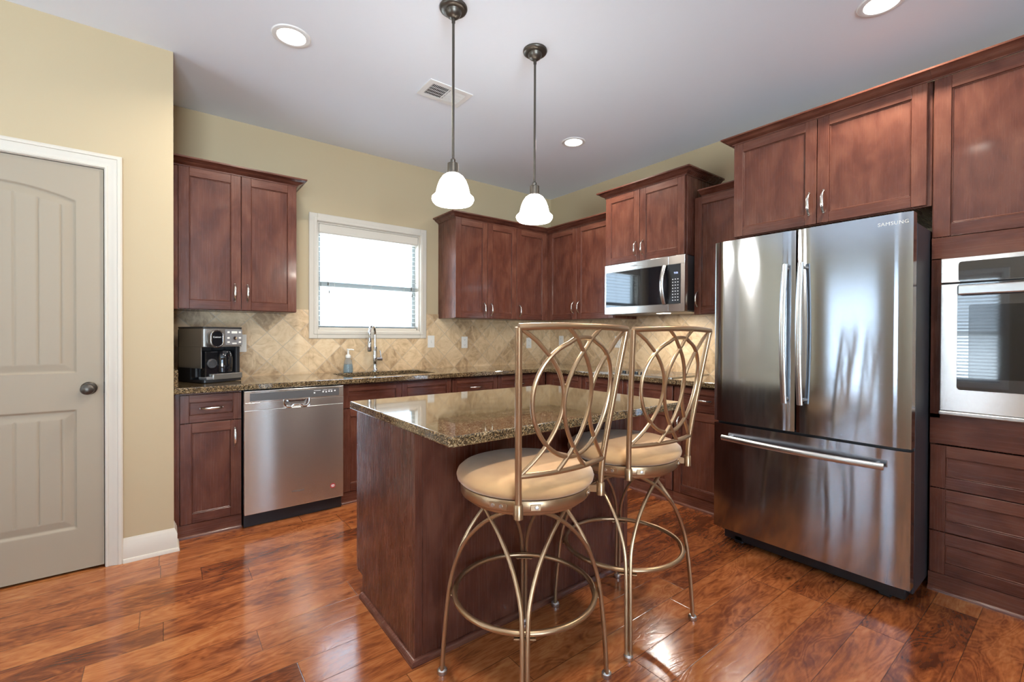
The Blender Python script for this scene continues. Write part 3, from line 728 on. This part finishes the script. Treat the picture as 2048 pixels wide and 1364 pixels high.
# ------------------------------------------------------------------ island
IX0, IX1, IY0, IY1 = -2.839, -1.602, -1.730, -2.374
isl = thing('kitchen_island', 'dark cherry island base with plain panels in the middle of the floor', 'island', ((IX0 + IX1) / 2, (IY0 + IY1) / 2, 0))
def L(x, y): return x - (IX0 + IX1) / 2, y - (IY0 + IY1) / 2
ax, ay = L(IX0, IY0); bx, by = L(IX1, IY1)                   # back-left, front-right in local axes
mb = MB(); mb.prism([(by + .004, .0), (ay - .095, .0), (ay - .095, .095), (ay - .022, .095), (ay - .022, .862), (by + .004, .862)], ax + .02, bx - .004, 'x'); mb.build('cabinet_body', 'wood', isl)
for s_, xa in ((0, ax), (1, bx - .018)):
    MB().prism([(by + .020, .0), (ay - .090, .0), (ay - .090, .098), (ay - .020, .098), (ay - .020, .8635), (by + .020, .8635)], xa, xa + .018, 'x', .001).build('end_panel', 'wood', isl)
MB().box(ax, ax + .032, by, by + .0185, 0, .8635, .0015).box(bx - .03, bx, by, by + .0185, 0, .8635, .0015).build('corner_post', 'wood', isl)
mid = L(-2.205, 0)[0]
for xa, xb_ in ((ax + .0335, mid - .012), (mid + .012, bx - .0315)): MB().box(xa, xb_, by + .002, by + .02, 0, .8635, .001).build('back_panel', 'wood', isl)
MB().box(mid - .0115, mid + .0115, by - .002, by + .02, 0, .8635, .0015).build('batten', 'wood', isl)
for k_ in range(3):
    wk = (bx - ax) / 3; xa, xb_ = ax + wk * k_ + .003, ax + wk * (k_ + 1) - .003
    tmp = bpy.data.objects.new('cabinet_front', None); COL.objects.link(tmp); tmp.parent = isl; tmp.location = (0, 0, 0)
    bpy.data.objects.remove(tmp)
    mtx = Matrix.Rotation(pi, 4, 'Z')
    for nm, za, zb2, rl in (('drawer', .700, .860, .045), ('door', .105, .694, .058)):
        b2 = MB(); y_ = ay - .0195
        b2.box(xa, xa + rl, y_, y_ + .0195, za, zb2, .0015, 0); b2.box(xb_ - rl, xb_, y_, y_ + .0195, za, zb2, .0015, 0)
        b2.box(xa + rl, xb_ - rl, y_, y_ + .0195, za, za + rl, .0015, 1); b2.box(xa + rl, xb_ - rl, y_, y_ + .0195, zb2 - rl, zb2, .0015, 1); b2.box(xa + rl - .003, xb_ - rl + .003, y_, y_ + .011, za + rl - .003, zb2 - rl + .003)
        b2.build(nm, 'wood', isl)
sm = MB(); shoe2 = [(0, 0), (.018, 0), (.017, .009), (.012, .017), (.005, .021), (0, .022)]
sm.sweep([(ax, ay - .092), (ax, by), (bx, by), (bx, ay - .092)], shoe2); sm.build('shoe_molding', 'wood', isl)
itop = MB().slab([(-2.8615 + .012, -1.695), (-2.8615, -1.695 - .012), (-2.8615, -2.6701 + .012), (-2.8615 + .012, -2.6701), (-1.5592 - .012, -2.6701), (-1.5592, -2.6701 + .012), (-1.5592, -1.695 - .012), (-1.5592 - .012, -1.695)], [], .8645, .900, .006)
tag(itop.build('island_countertop', 'granite', smooth=40), 'polished brown granite slab on top of the island', 'countertop')

# ------------------------------------------------------------------ refrigerator (local x = from its far side towards the camera, -y = front)
fr = thing('refrigerator', 'stainless french-door refrigerator with bottom freezer drawer', 'refrigerator', (0, -2.5044, 0), RW)
FW = .9036; fD = .963
MB().box(.004, FW - .004, -.868, -.04, .045, 1.745, .006).box(.03, FW - .03, -.84, -.06, 1.744, 1.752).build('fridge_body', 'fridge_side', fr)
grl = MB().box(.03, FW - .03, -.885, -.30, .014, .088, .004)
for xx in (.09, FW - .13): grl.box(xx, xx + .05, -.885, -.80, .0005, .045, .006)
for xx in (.09, FW - .13): grl.box(xx, xx + .05, -.30, -.22, .0005, .045, .006)
grl.build('base_grille', 'black', fr)
def convex_door(x0, x1, z0, z1, bulge=.0028, y=-fD, t=.070, n=14):
    """door slab with a gently rounded front"""
    poly = []
    for i in range(n + 1):
        u = i / n; xx = x0 + (x1 - x0) * u; e = min(u, 1 - u) * (x1 - x0)
        r = .008; rd = 0 if e >= r else r - math.sqrt(max(0, r * r - (r - e) ** 2))
        poly.append((xx, y + bulge * (2 * u - 1) ** 2 * .9 + rd))
    poly += [(x1, y + t), (x0, y + t)]
    mb = MB(); mb.prism(poly, z0, z1, 'z', 0); return mb
fm = .4390
dl = convex_door(.0, fm - .004, .7225, 1.7774).build('door', 'fridge_steel', fr, smooth=30); dr_ = convex_door(fm + .004, FW, .7225, 1.7774).build('door', 'fridge_steel', fr, smooth=30)
lab(dl, 'far left-hand door'); lab(dr_, 'door nearer the oven')
fz = convex_door(.0, FW, .0925, .7085, .0035).build('freezer_drawer', 'fridge_steel', fr, smooth=30)
gs = MB(); gs.box(.008, FW - .008, -.892, -.868, .10, 1.772); gs.box(.01, FW - .01, -.925, -.89, .7075, .7235); gs.build('door_gasket', 'black', fr)
hg = MB()
for xx in (.03, FW - .11): hg.box(xx, xx + .08, -.91, -.80, 1.746, 1.775, .008)
hg.build('hinge_cover', 'fridge_side', fr)
def bar_handle(pts, w_, par, up, ends):
    mb = MB(); mb.tube(pts, w_, 14, flat=.62, up=up)
    for a, b in ends: mb.tube([a, b], .009, 10)
    return mb.build('handle', 'steel_plain', par)
for xh, par in ((2.904 - 2.5044, dl), (2.979 - 2.5044, dr_)):
    pts = [(xh, -fD - .018 - .044 * sin(pi * (.12 + .76 * i / 16)), .872 + (1.600 - .872) * i / 16) for i in range(17)]
    bar_handle(pts, .0145, par, (0, 1, 0), [((xh, -fD - .028, .895), (xh, -fD + .01, .895)), ((xh, -fD - .028, 1.578), (xh, -fD + .01, 1.578))])
pts = [(.068 + .749 * i / 16, -fD - .018 - .046 * sin(pi * (.12 + .76 * i / 16)), .634) for i in range(17)]
bar_handle(pts, .0155, fz, (0, 1, 0), [((.10, -fD - .028, .634), (.10, -fD + .012, .634)), ((.785, -fD - .028, .634), (.785, -fD + .012, .634))])
text('SAMSUNG', .0225, 'lettering', 'outlet', dr_, at((3.29 + 3.388) / 2 - 2.5044, -fD + .0008, 1.735) @ FRONT @ Matrix.Scale(1.0, 4), spacing=1.12)

# ------------------------------------------------------------------ microwave over the cooktop
mw = thing('microwave', 'stainless over-the-range microwave hung under the raised cabinet', 'microwave', (-.0115, -1.2225, 1.409), RW)
mwW = 2.0016 - 1.2225; yM = -.453; HM = 1.8405 - 1.409
MB().box(.003, mwW - .003, -.41, 0, .012, HM - .001, .003).build('microwave_body', 'darkgrey', mw)
MB().box(0, mwW, -.40, -.02, -.001, .0115, .002).build('bottom_vent', 'midgrey', mw)
xg = .640
md = MB(); md.box(0, xg - .001, yM, -.411, .002, .062, .002); md.box(0, xg - .001, yM, -.411, .366, HM, .002); md.box(0, .014, yM, -.411, .062, .366, .001); md.box(.014, xg - .001, yM + .006, -.411, .062, .366)
mdo = md.build('door', 'steel', mw)
MB().box(.013, xg - .003, yM - .0012, yM + .0058, .064, .3645, .001).build('door_glass', 'blackglass', mdo)
mc = MB(); mc.box(xg, mwW, yM, -.411, .002, .062, .002); mc.box(xg, mwW, yM, -.411, .366, HM, .002); mc.box(mwW - .034, mwW, yM, -.411, .062, .366, .001); mc.box(xg, mwW - .034, yM + .006, -.411, .062, .366)
mco = mc.build('control_panel', 'steel', mw)
kp = MB().box(xg + .001, mwW - .035, yM - .0014, yM + .0058, .064, .3645, .001).build('keypad', 'black', mco)
km = MB()
for r_ in range(8):
    for c_ in range(3): km.box(xg + .034 + c_ * .022, xg + .044 + c_ * .022, yM - .0022, yM - .001, .086 + r_ * .023, .092 + r_ * .023)
lab(km.build('key_marks', 'whiteprint', mco), 'small pale key marks')
text('9:06', .021, 'clock_display', 'display', mco, at(xg + .066, yM - .0018, .298) @ FRONT)
text('Whirlpool', .017, 'lettering', 'midgrey', mdo, at(.31, yM - .0003, .400) @ FRONT)
hp = []
for i in range(15):
    u = -1 + 2 * i / 14; hp.append((xg - .035, yM - .006 - .038 * (1 - u * u), .214 + u * .150))
MB().tube(hp, .017, 12, flat=.42, up=(0, 1, 0)).build('handle', 'steel_plain', mdo)
# the microwave's cooktop lamp
MB().box(.47, .57, -.36, -.31, -.0035, -.0012, .0008).build('cooktop_lamp_lens', 'lens', mw)
l_ = bpy.data.lights.new('cooktop_lamp_light', 'AREA'); l_.shape = 'RECTANGLE'; l_.size = .10; l_.size_y = .05; l_.energy = 5.0; l_.color = (1, .95, .87)
o_ = bpy.data.objects.new('cooktop_lamp_light', l_); COL.objects.link(o_); o_.parent = mw; o_.location = (.52, -.335, -.006)
# cooktop
ck = thing('cooktop', 'black glass electric cooktop with steel rim, in front of the refrigerator', 'cooktop', (-.335, -1.60, CTZ + .0003))
MB().prism(rrect(-.262, .262, -.38, .38, .012), 0, .007, 'z', .002).build('cooktop_glass', 'blackglass', ck)
MB().slab(rrect(-.268, .268, -.386, .386, .014), [rrect(-.263, .263, -.381, .381, .012)], 0, .006, 0).build('cooktop_rim', 'steel_plain', ck)
for i, (a, b, r_) in enumerate(((-.12, -.2, .08), (.12, -.2, .10), (-.12, .2, .10), (.12, .2, .08))):
    bm = bmesh.new(); mb = MB(); mb.tube([(a + r_ * cos(2 * pi * k_ / 48), b + r_ * sin(2 * pi * k_ / 48), .0068) for k_ in range(48)], .001, 6, closed=True); mb.build('burner_ring', 'midgrey', ck); bm.free()
for i in range(4): MB().lathe([(0, 0), (.017, 0), (.015, .018), (.012, .021), (0, .021)], (-.215, -.06 + i * .06 - .03, .007), 20).build('control_knob', 'black', ck)

# ------------------------------------------------------------------ wall oven (in the tall cabinet)
ov = thing('wall_oven', 'built-in stainless wall oven in the tall cabinet', 'oven', (0, -3.4085, .855), RW)
a0, a1 = .0405, .7535; yO = -.6450; OH = 1.592 - .855
MB().box(a0 + .003, a1 - .003, -.598, -.10, .004, OH - .02, .002).build('oven_body', 'darkgrey', ov)
op = MB(); op.box(a0, a1, yO, -.6200, .622, OH, .0025, 0, 2); opo = op.build('control_panel', 'steel', ov)
MB().prism(rrect(a0 + .060, a1 - .060, .6235, OH - .020, .012), yO - .0015, yO + .004, 'y', .0005).build('control_glass', 'ovenglass', opo)
od = MB(); od.box(a0, a1, yO, -.6200, .0195, .616, .003, 0, 2); odo = od.build('door', 'steel', ov)
MB().prism(rrect(a0 + .0575, a1 - .0575, .122, .6155, .014), yO - .002, yO + .004, 'y', .0006).build('door_glass', 'ovenglass', odo)
MB().prism(rrect(a0 + .096, a1 - .096, .178, .515, .008), yO - .0028, yO + .002, 'y', .0004).build('door_window', 'blackglass', odo)
oh = MB(); oh.box(a0 + .062, a1 - .062, yO - .048, yO - .026, .560, .604, .006, 0, 2)
for xx in (a0 + .075, a1 - .105): oh.box(xx, xx + .03, yO - .030, yO + .001, .568, .596, .004)
oh.build('handle', 'steel_plain', odo)
MB().box(a0 - .002, a1 + .002, yO - .010, -.6202, .000, .0185, .004, 0, 2).build('bottom_trim', 'steel_plain', ov)

# ------------------------------------------------------------------ pendants and ceiling fittings
def pendant(label, x, y):
    p = thing('pendant_light', label, 'pendant light', (x, y, CEIL - .0003), 0, None)
    MB().lathe([(0, 0), (.066, 0), (.0672, -.006), (.0645, -.013), (.058, -.018), (.049, -.0205), (.040, -.021), (.0385, -.025), (.037, -.032), (.031, -.042), (.021, -.050), (.011, -.054), (0, -.055)], seg=44).build('canopy', 'bronze', p)
    rd = MB().tube([(0, 0, -.05), (0, 0, -.075)], .0085, 14).tube([(0, 0, -.07), (0, 0, -.735)], .0062, 12); rd.build('rod', 'bronze', p)
    MB().lathe([(0, -.725), (.006, -.725), (.012, -.732), (.0125, -.742), (.008, -.750), (0, -.750)], seg=20).build('swivel_joint', 'bronze', p)
    MB().lathe([(0, -.746), (.020, -.748), (.0265, -.752), (.0265, -.792), (.0285, -.794), (.0285, -.806), (.0245, -.808), (0, -.808)], seg=32).build('socket_cup', 'bronze', p)
    so = [(.026, -.800), (.034, -.803), (.050, -.815), (.064, -.836), (.074, -.862), (.080, -.888), (.084, -.901), (.092, -.908), (.1005, -.916), (.1015, -.925), (.097, -.936), (.090, -.944)]
    si = [(.086, -.943), (.093, -.934), (.0965, -.925), (.0955, -.919), (.089, -.912), (.080, -.905), (.076, -.889), (.070, -.863), (.060, -.838), (.047, -.818), (.032, -.807), (.024, -.804)]
    MB().lathe(so + si + [so[0]], seg=48, cap=False).build('lamp_shade', 'opal', p)
    MB().lathe([(0, -.807), (.013, -.808), (.014, -.825), (.026, -.848), (.030, -.870), (.025, -.890), (.012, -.900), (0, -.902)], seg=24).build('bulb', 'lens', p)
    l = bpy.data.lights.new('pendant_bulb_light', 'POINT'); l.energy = PEND_WATTS; l.color = WARM; l.shadow_soft_size = .03
    o = bpy.data.objects.new('pendant_bulb_light', l); COL.objects.link(o); o.parent = p; o.location = (0, 0, -.925)
    return p
pendant('bronze pendant lamp with white bell shade over the left end of the island', -2.464, -1.999)
pendant('bronze pendant lamp with white bell shade over the right end of the island', -1.939, -1.989)
def can(label, x, y):
    p = thing('recessed_light', label, 'ceiling light', (x, y, CEIL - .0002))
    MB().lathe([(.068, -.001), (.070, -.006), (.078, -.008), (.092, -.005), (.096, 0), (.068, 0), (.068, -.001)], seg=48, cap=False).build('trim_ring', 'fitting', p)
    MB().lathe([(0, -.0012), (.0678, -.0012), (.0678, -.0002), (0, -.0002)], seg=44).build('lens', 'lens', p)
    l = bpy.data.lights.new('recessed_lamp_light', 'AREA'); l.shape = 'DISK'; l.size = .13; l.spread = R(150); l.energy = CAN_WATTS; l.color = WARM
    o = bpy.data.objects.new('recessed_lamp_light', l); COL.objects.link(o); o.parent = p; o.location = (0, 0, -.010)
can('round recessed ceiling light near the pantry wall corner, left of the pendants', -3.036, -1.290)
can('round recessed ceiling light above the microwave cabinet, behind the pendants', -.921, -1.279)
can('round recessed ceiling light in front of the oven and refrigerator, at the top edge', -.877, -3.270)
can('round recessed ceiling light overhead by the viewer, mirrored in the oven cabinet door', -3.000, -3.290)
# air vent
vt = thing('ceiling_vent', 'white rectangular two-way air vent in the ceiling', 'vent', (-2.115, -1.288, CEIL - .0002))
MB().slab([(-.155, -.104), (.155, -.104), (.155, .104), (-.155, .104)], [[(-.118, -.066), (.118, -.066), (.118, .066), (-.118, .066)]], -.007, 0, .003).build('vent_frame', 'fitting', vt)
MB().box(-.118, .118, -.066, .066, -.0012, -.0002).build('duct_shade_plate', 'darkgrey', vt)  # dark plate stands in for the shade inside the duct
sl = MB(); sl.box(-.004, .004, -.066, .066, -.0075, -.001)
for i in range(10):
    for s_ in (-1, 1):
        cx_ = s_ * (.012 + i * .0108 + .004)
        sl.box(-.0048, .0048, -.066, .066, -.0005, .0005, 0, 0, 1, at(cx_, 0, -.0048) @ Matrix.Rotation(R(42 * s_), 4, 'Y'))
for yy in (-.033, 0, .033): sl.box(-.118, .118, yy - .0012, yy + .0012, -.0078, -.006)
sl.build('louver_slats', 'fitting', vt)

# ------------------------------------------------------------------ blind in the kitchen window
bl = thing('window_blind', 'white horizontal blind with open slats in the kitchen window', 'blind', ((WX0 + WX1) / 2, .045, WZ1 - .0125))
hw = (WX1 - WX0) / 2 - .016
MB().box(-hw, hw, -.045, .018, -.078, -.001, .004, 0, 2).box(-hw, hw, -.049, -.044, -.072, -.060, .002).build('valance', 'white', bl)
sl = MB(); top, bot = -.100, -(WZ1 - WZ0) + .055; n = 19
for i in range(n):
    z = top + (bot - top) * i / (n - 1)
    sl.box(-hw + .004, hw - .004, -.024, .024, -.0014, .0014, 0, 0, 1, at(0, 0, z) @ Matrix.Rotation(R(7), 4, 'X'))
sl.build('slats', 'slat', bl)
MB().box(-hw + .004, hw - .004, -.024, .024, bot - .034, bot - .014, .004).build('bottom_rail', 'white', bl)
cd = MB()
for xx in (-hw + .13, hw - .13, 0): cd.tube([(xx, -.027, -.07), (xx, -.027, bot - .02)], .0012, 6)
cd.tube([(-hw + .075, -.030, -.07), (-hw + .075, -.030, -.475)], .0009, 6).tube([(-hw + .085, -.032, -.07), (-hw + .085, -.032, -.54)], .0009, 6)
cd.tube([(hw - .06, -.030, -.07), (hw - .06, -.030, -.47)], .0009, 6).tube([(hw - .052, -.032, -.07), (hw - .052, -.032, -.53)], .0009, 6)
cd.build('lift_cords', 'white', bl)
for xx, zz in ((-hw + .075, -.475), (-hw + .085, -.54), (hw - .06, -.47), (hw - .052, -.53)):
    MB().lathe([(0, 0), (.0025, 0), (.004, -.01), (.0065, -.026), (.0055, -.03), (0, -.03)], (xx, -.031, zz), 12).build('cord_tassel', 'bronze', bl)
# side-window blinds mirrored in oven and refrigerator; the latter added to dim that reflection
for (a, b, za, zb), n, tilt, lb in ((WIN_L[0], 40, 74, 'long white blind added to dim the side glass door mirrored in the refrigerator'), (WIN_L[1], 30, 52, 'white horizontal blind in the side window mirrored in the oven glass')):
    bl = thing('window_blind', lb, 'blind', (XL - .04, (a + b) / 2, zb - .013), RW)
    hw = (b - a) / 2 - .016; sl = MB()
    for i in range(n): sl.box(-hw, hw, -.025, .025, -.0012, .0012, 0, 0, 1, at(0, 0, -.09 - i * (zb - za - .16) / (n - 1)) @ Matrix.Rotation(R(tilt), 4, 'X'))
    MB().box(-hw, hw, -.03, .03, -.06, -.001, .004).build('valance', 'white', bl); sl.build('slats', 'slat', bl)

# ------------------------------------------------------------------ wall plates
def plate(name, label, cat, loc, rot, kind, w_=.070, h_=.115):
    p = thing(name, label, cat, loc, rot)
    MB().prism(rrect(-w_ / 2, w_ / 2, -h_ / 2, h_ / 2, .004, 3), -.006, 0, 'y', .0015).build('cover_plate', 'outlet', p)
    if kind == 'switch':
        for cx_ in ((0,) if w_ < .1 else (-.023, .023)):
            MB().box(cx_ - .005, cx_ + .005, -.0145, -.005, -.012, .010, .002, mtx=None).build('toggle', 'outlet', p)
    else:
        m2 = MB()
        for zz in (-.027, .027):
            m2.prism([(.0165 * cos(2 * pi * k_ / 24), max(-.0135, min(.0135, .0175 * sin(2 * pi * k_ / 24))) + zz) for k_ in range(24)], -.0078, -.005, 'y')
        m2.build('receptacle', 'outlet', p); m3 = MB()
        for zz in (-.027, .027):
            m3.box(-.0075, -.0055, -.0082, -.007, zz - .002, zz + .006); m3.box(.0055, .0075, -.0082, -.007, zz - .001, zz + .005); m3.box(-.0018, .0018, -.0082, -.007, zz - .009, zz - .005)
        m3.build('slots', 'darkgrey', p)
    return p
TF = -.0102
plate('light_switch', 'white switch plate on the tile just right of the window', 'switch', (-1.549, TF, 1.162), 0, 'switch')
plate('wall_outlet', 'white outlet on the tile under the two-door cabinet right of the window', 'outlet', (-1.176, TF, 1.152), 0, 'outlet')
plate('wall_outlet', 'white outlet on the back wall tile nearest the corner', 'outlet', (-.336, TF, 1.140), 0, 'outlet')
plate('wall_outlet', 'white outlet on the right wall tile nearest the corner', 'outlet', (TF, -.196, 1.163), RW, 'outlet')
plate('wall_outlet', 'white outlet on the right wall tile, just before the microwave', 'outlet', (TF, -1.000, 1.163), RW, 'outlet')
plate('wall_outlet', 'white outlet on the tile behind the coffee maker', 'outlet', (-3.125, TF, 1.157), 0, 'outlet', .085, .130)

# ------------------------------------------------------------------ coffee maker
cm = thing('coffee_maker', 'black and grey combination coffee maker on the worktop by the pantry wall', 'coffee maker', (-3.325, -.262, CTZ + .0003), R(25))
cw, cd_ = .127, .150
M['cm_grey'] = plain('brushed_dark_steel', (.27, .255, .24), .32, metal=.8)
MB().box(-cw - .0015, -cw + .004, -.13, cd_ - .02, .095, .232, .001).build('reservoir_panel', 'cm_grey', cm)
bd = MB(); bd.box(-cw, cw, -.01, cd_, .004, .352, .012, 0, 3); bd.box(-cw + .004, -.02, -.055, .0, .03, .352, .008, 0, 2)
bd.box(.09, cw - .004, -.13, -.005, .03, .26, .01, 0, 2)
bd.build('back_column', 'black', cm)
bs_ = MB(); bs_.prism(rrect(-cw, cw, -cd_, cd_, .025), .004, .020, 'z'); bs_.build('base', 'black', cm)
MB().prism(rrect(-cw + .055, cw, -cd_ - .003, -.03, .012), .0205, .056, 'z', .002).build('warming_plate', 'cm_grey', cm)
MB().box(-.030, cw - .012, -cd_ + .015, -.035, .0563, .0595, .001).build('drip_grid', 'black', cm)
hd_ = MB(); hd_.prism(rrect(-cw - .001, cw + .001, -cd_, cd_ - .005, .022), .232, .352, 'z', .003); hdo = hd_.build('brew_head', 'cm_grey', cm)
MB().prism(rrect(-cw - .004, cw + .003, -cd_ - .003, cd_ - .002, .022), .3525, .362, 'z', .002).build('lid', 'black', hdo)
mb = MB(); mb.box(.010, cw - .004, -cd_ - .002, -cd_ + .004, .244, .346, .001); mb.build('control_panel', 'midgrey', hdo)
mb = MB()
for zz, row in ((.328, (.030, .106)), (.290, (.030, .106)), (.262, (.030, .106))):
    for xx in row: mb.box(xx - .008, xx + .008, -cd_ - .004, -cd_ - .001, zz - .006, zz + .006, .002)
mb.box(.050, .088, -cd_ - .004, -cd_ - .001, .320, .335, .001); mb.box(.054, .084, -cd_ - .004, -cd_ - .001, .249, .258, .002)
lab(mb.build('buttons', 'outlet', hdo), 'small white buttons')
MB().lathe([(0, 0), (.014, 0), (.012, .010), (0, .011)], (.068, -cd_ - .002, .289), 24, Matrix.Rotation(pi / 2, 4, 'X')).build('dial', 'chrome', hdo)
ovl = rrect(-.106, -.024, .228, .342, .040, 8)
MB().prism(ovl, -cd_ - .040, -cd_ + .01, 'y', .004).build('pod_head', 'cm_grey', hdo)
MB().slab(ovl, [rrect(-.099, -.031, .235, .335, .0335, 8)], 0, .004, .001).build('oval_ring', 'chrome', hdo, mtx=at(0, -cd_ - .0405, 0) @ Matrix.Rotation(pi / 2, 4, 'X'))
MB().prism(rrect(-.0985, -.0315, .2355, .3345, .033, 8), -cd_ - .0425, -cd_ - .0405, 'y').build('oval_lens', 'blackglass', hdo)
text('Cuisinart', .0135, 'lettering', 'whiteprint', hdo, at(-.065, -cd_ - .0428, .296) @ FRONT)
cup = MB(); cup.box(-.104, -.020, -.128, -.056, .024, .205, .008, 0, 2); cup.build('pod_bay', 'blackglass', cm)
MB().lathe([(0, 0), (.030, 0), (.030, .006), (.022, .008), (.020, .003), (0, .003)], (-.062, -.1282, .125), 28, Matrix.Rotation(pi / 2, 4, 'X')).build('brew_nozzle', 'darkgrey', cm)
MB().box(-.106, -.018, -.150, -.057, .0205, .040, .004).build('drip_tray', 'midgrey', cm)
ca = MB(); ca.lathe([(.050, .061), (.058, .066), (.060, .10), (.060, .16), (.052, .19), (.045, .205), (.043, .205), (.050, .188), (.057, .158), (.057, .10), (.054, .068), (.050, .064), (0, .064)], (.030, -.088, 0), 36, cap=False); ca.build('carafe', 'blackglass', cm)
MB().tube(catmull([(.030, -.143, .19), (.030, -.172, .185), (.030, -.176, .14), (.030, -.165, .10), (.030, -.147, .09)], 6), .007, 10).build('carafe_handle', 'black', cm)
crd = catmull([(.125, -.01, .215), (.140, .01, .205), (.150, .03, .15), (.158, .04, .11), (.175, .045, .08), (.190, .045, .085), (.187, .047, .105), (.165, .048, .125), (.150, .05, .15), (.142, .05, .158), (.138, .05, .148), (.150, .05, .132), (.18, .05, .145), (.205, .05, .16)], 6)
MB().tube(crd, .0028, 8).tube(catmull([(.158, .043, .11), (.165, .03, .07), (.150, .0, .035), (.128, .0, .02)], 6), .0028, 8).build('power_cord', 'cord', cm)

# ------------------------------------------------------------------ bar stools
def stool(label, x, y, rot, base_rot):
    t = thing('bar_stool', label, 'bar stool', (x, y, 0), rot, 'swivel counter stools at the island')
    # base: four pairs of bowed tubes
    for q in range(4):
        fi = pi / 4 + q * pi / 2 + base_rot; mb = MB()
        def P(r_, tg, z): return (r_ * cos(fi) - tg * sin(fi), r_ * sin(fi) + tg * cos(fi), z)
        for s_ in (-1, 1):
            ctrl = [P(.2955, s_ * .0078, .014), P(.291, s_ * .0078, .10), P(.283, s_ * .0078, .20), P(.270, s_ * .0085, .314), P(.250, s_ * .0145, .40), P(.213, s_ * .040, .49), P(.160, s_ * .080, .565), P(.105, s_ * .122, .618), P(.060, s_ * .152, .648), P(.048, s_ * .160, .656)]
            mb.tube(catmull(ctrl, 6), .0072, 10)
        lg = mb.build('leg', 'stool_metal', t)
        c = P(.2955, 0, 0)
        MB().lathe([(0, 0), (.017, 0), (.018, .004), (.0175, .014), (.012, .020), (0, .021)], (c[0], c[1], .0004), 20).build('foot_glide', 'steel_plain', lg)
        br = MB()
        m4 = Matrix.Rotation(fi, 4, 'Z')
        br.box(.240, .262, -.034, .034, .300, .3035, .001, mtx=m4)
        for s_ in (-1, 1): br.lathe([(0, 0), (.005, 0), (.005, .004), (0, .0045)], tuple(m4 @ Vector((.251, s_ * .026, .295))), 10)
        br.build('ring_clip', 'stool_metal', lg)
    MB().tube([(.2495 * cos(2 * pi * k_ / 64), .2495 * sin(2 * pi * k_ / 64), .3135) for k_ in range(64)], .0095, 12, closed=True).build('footrest_ring', 'stool_metal', t)
    MB().lathe([(0, .652), (.185, .652), (.205, .656), (.209, .662), (.209, .668), (.150, .670), (0, .670)], seg=56).build('swivel_plate', 'stool_metal', t)
    MB().lathe([(.150, .6705), (.222, .6705), (.2265, .673), (.2285, .677), (.2295, .7060), (.2280, .7085), (.224, .7095), (.150, .7095), (.150, .6705)], seg=64, cap=False).build('seat_ring', 'stool_metal', t)
    MB().lathe([(0, .7098), (.222, .7098), (.232, .714), (.2415, .724), (.2440, .735), (.2400, .748), (.226, .760), (.195, .770), (.150, .7765), (.09, .780), (0, .781)], seg=64).build('seat_cushion', 'suede', t)
    # back: bowed panel of rods between two posts
    wm, dm, zm, wt, dt_, zt = .1849, .2019, .7996, .2324, .2631, 1.2448
    def S_(s_, z):
        k_ = (z - zm) / (zt - zm); kk = max(0, k_); ee = kk ** 1.08
        bow = .034 * (1 - s_ * s_)
        return Vector((s_ * (wm + (wt - wm) * ee), -(dm + (dt_ - dm) * ee) - bow, z + .006 * (1 - s_ * s_) * (1 if k_ > .9 else 0)))
    bk = MB()
    for s_ in (-1, 1):
        pts = [Vector((s_ * .1799, -.1965, .683)), Vector((s_ * .1815, -.198, .74))] + [S_(s_, zm + (zt - zm) * i / 8) for i in range(9)]
        bk.tube(catmull(pts, 3), .0105, 12)
    bk.tube([S_(-1 + 2 * i / 20, zt) for i in range(21)], .0105, 12)
    bko = bk.build('back_frame', 'stool_metal', t)
    MB().tube([S_(-1 + 2 * i / 20, zm) for i in range(21)], .0085, 12).build('lower_rail', 'stool_metal', bko)
    MB().tube([S_(.80 * cos(2 * pi * k_ / 56), (zm + zt) / 2 + .003 + (zt - zm) * .415 * sin(2 * pi * k_ / 56)) for k_ in range(56)], .0072, 10, closed=True).build('oval_scroll', 'stool_metal', bko)
    for e_, m_ in ((-.97, -.275), (.30, -.275), (-.30, .275), (.97, .275)):
        pts = []
        for i in range(25):
            u = -1 + 2 * i / 24; s_ = m_ + (e_ - m_) * abs(u) ** 2.0; v = S_(s_, zm + (zt - zm) * (.5 + .5 * u * .985)); v.y += .002 * (1 if e_ * m_ > 0 else -1); pts.append(v)
        MB().tube(pts, .0068, 10).build('curved_rod', 'stool_metal', bko)
    for s_ in (-1, 1):
        b3 = MB(); b3.lathe([(0, 0), (.0145, 0), (.0145, .040), (.0120, .044), (0, .044)], (s_ * .1799, -.1965, .670), 18)
        a = math.atan2(-.1965, s_ * .1799)
        b3.build('post_clamp', 'stool_metal', bko)
        for da in (-.30 * s_, .22 * s_):                # strap towards the front of the seat, short tab behind
            c = Vector((.2305 * cos(a - da), .2305 * sin(a - da), .690)); q = Matrix.Rotation(a - da, 4, 'Z'); hl = .030 if da * s_ < 0 else .016
            tb_ = MB().box(-.0015, .0016, -hl, hl, -.0095, .0095, .0008, mtx=at(*c) @ q).build('mounting_tab', 'stool_metal', bko)
            bo = MB()
            for sy in ((-.017, .011) if da * s_ < 0 else (.003,)):
                bo.lathe([(0, 0), (.0062, 0), (.0058, .0035), (0, .0045)], tuple(at(*c) @ q @ Vector((.001, sy, 0))), 12, q @ Matrix.Rotation(pi / 2, 4, 'Y'))
            bo.build('bolts', 'steel_plain', bko)
        st_ = MB().box(-.004, .050, -.005, .005, -.012, .012, .001, mtx=at(s_ * .1799, -.1965, .690) @ Matrix.Rotation(a + pi, 4, 'Z'))
        st_.build('bracket_arm', 'stool_metal', bko)
    return t
stool('bronze metal swivel stool with tan round seat nearest the viewer, at the island end', -2.5472, -2.6593, -.0152, .1227)
stool('bronze metal swivel stool with tan round seat, the one nearer the refrigerator', -1.9684, -2.6346, -.0773, .0454)
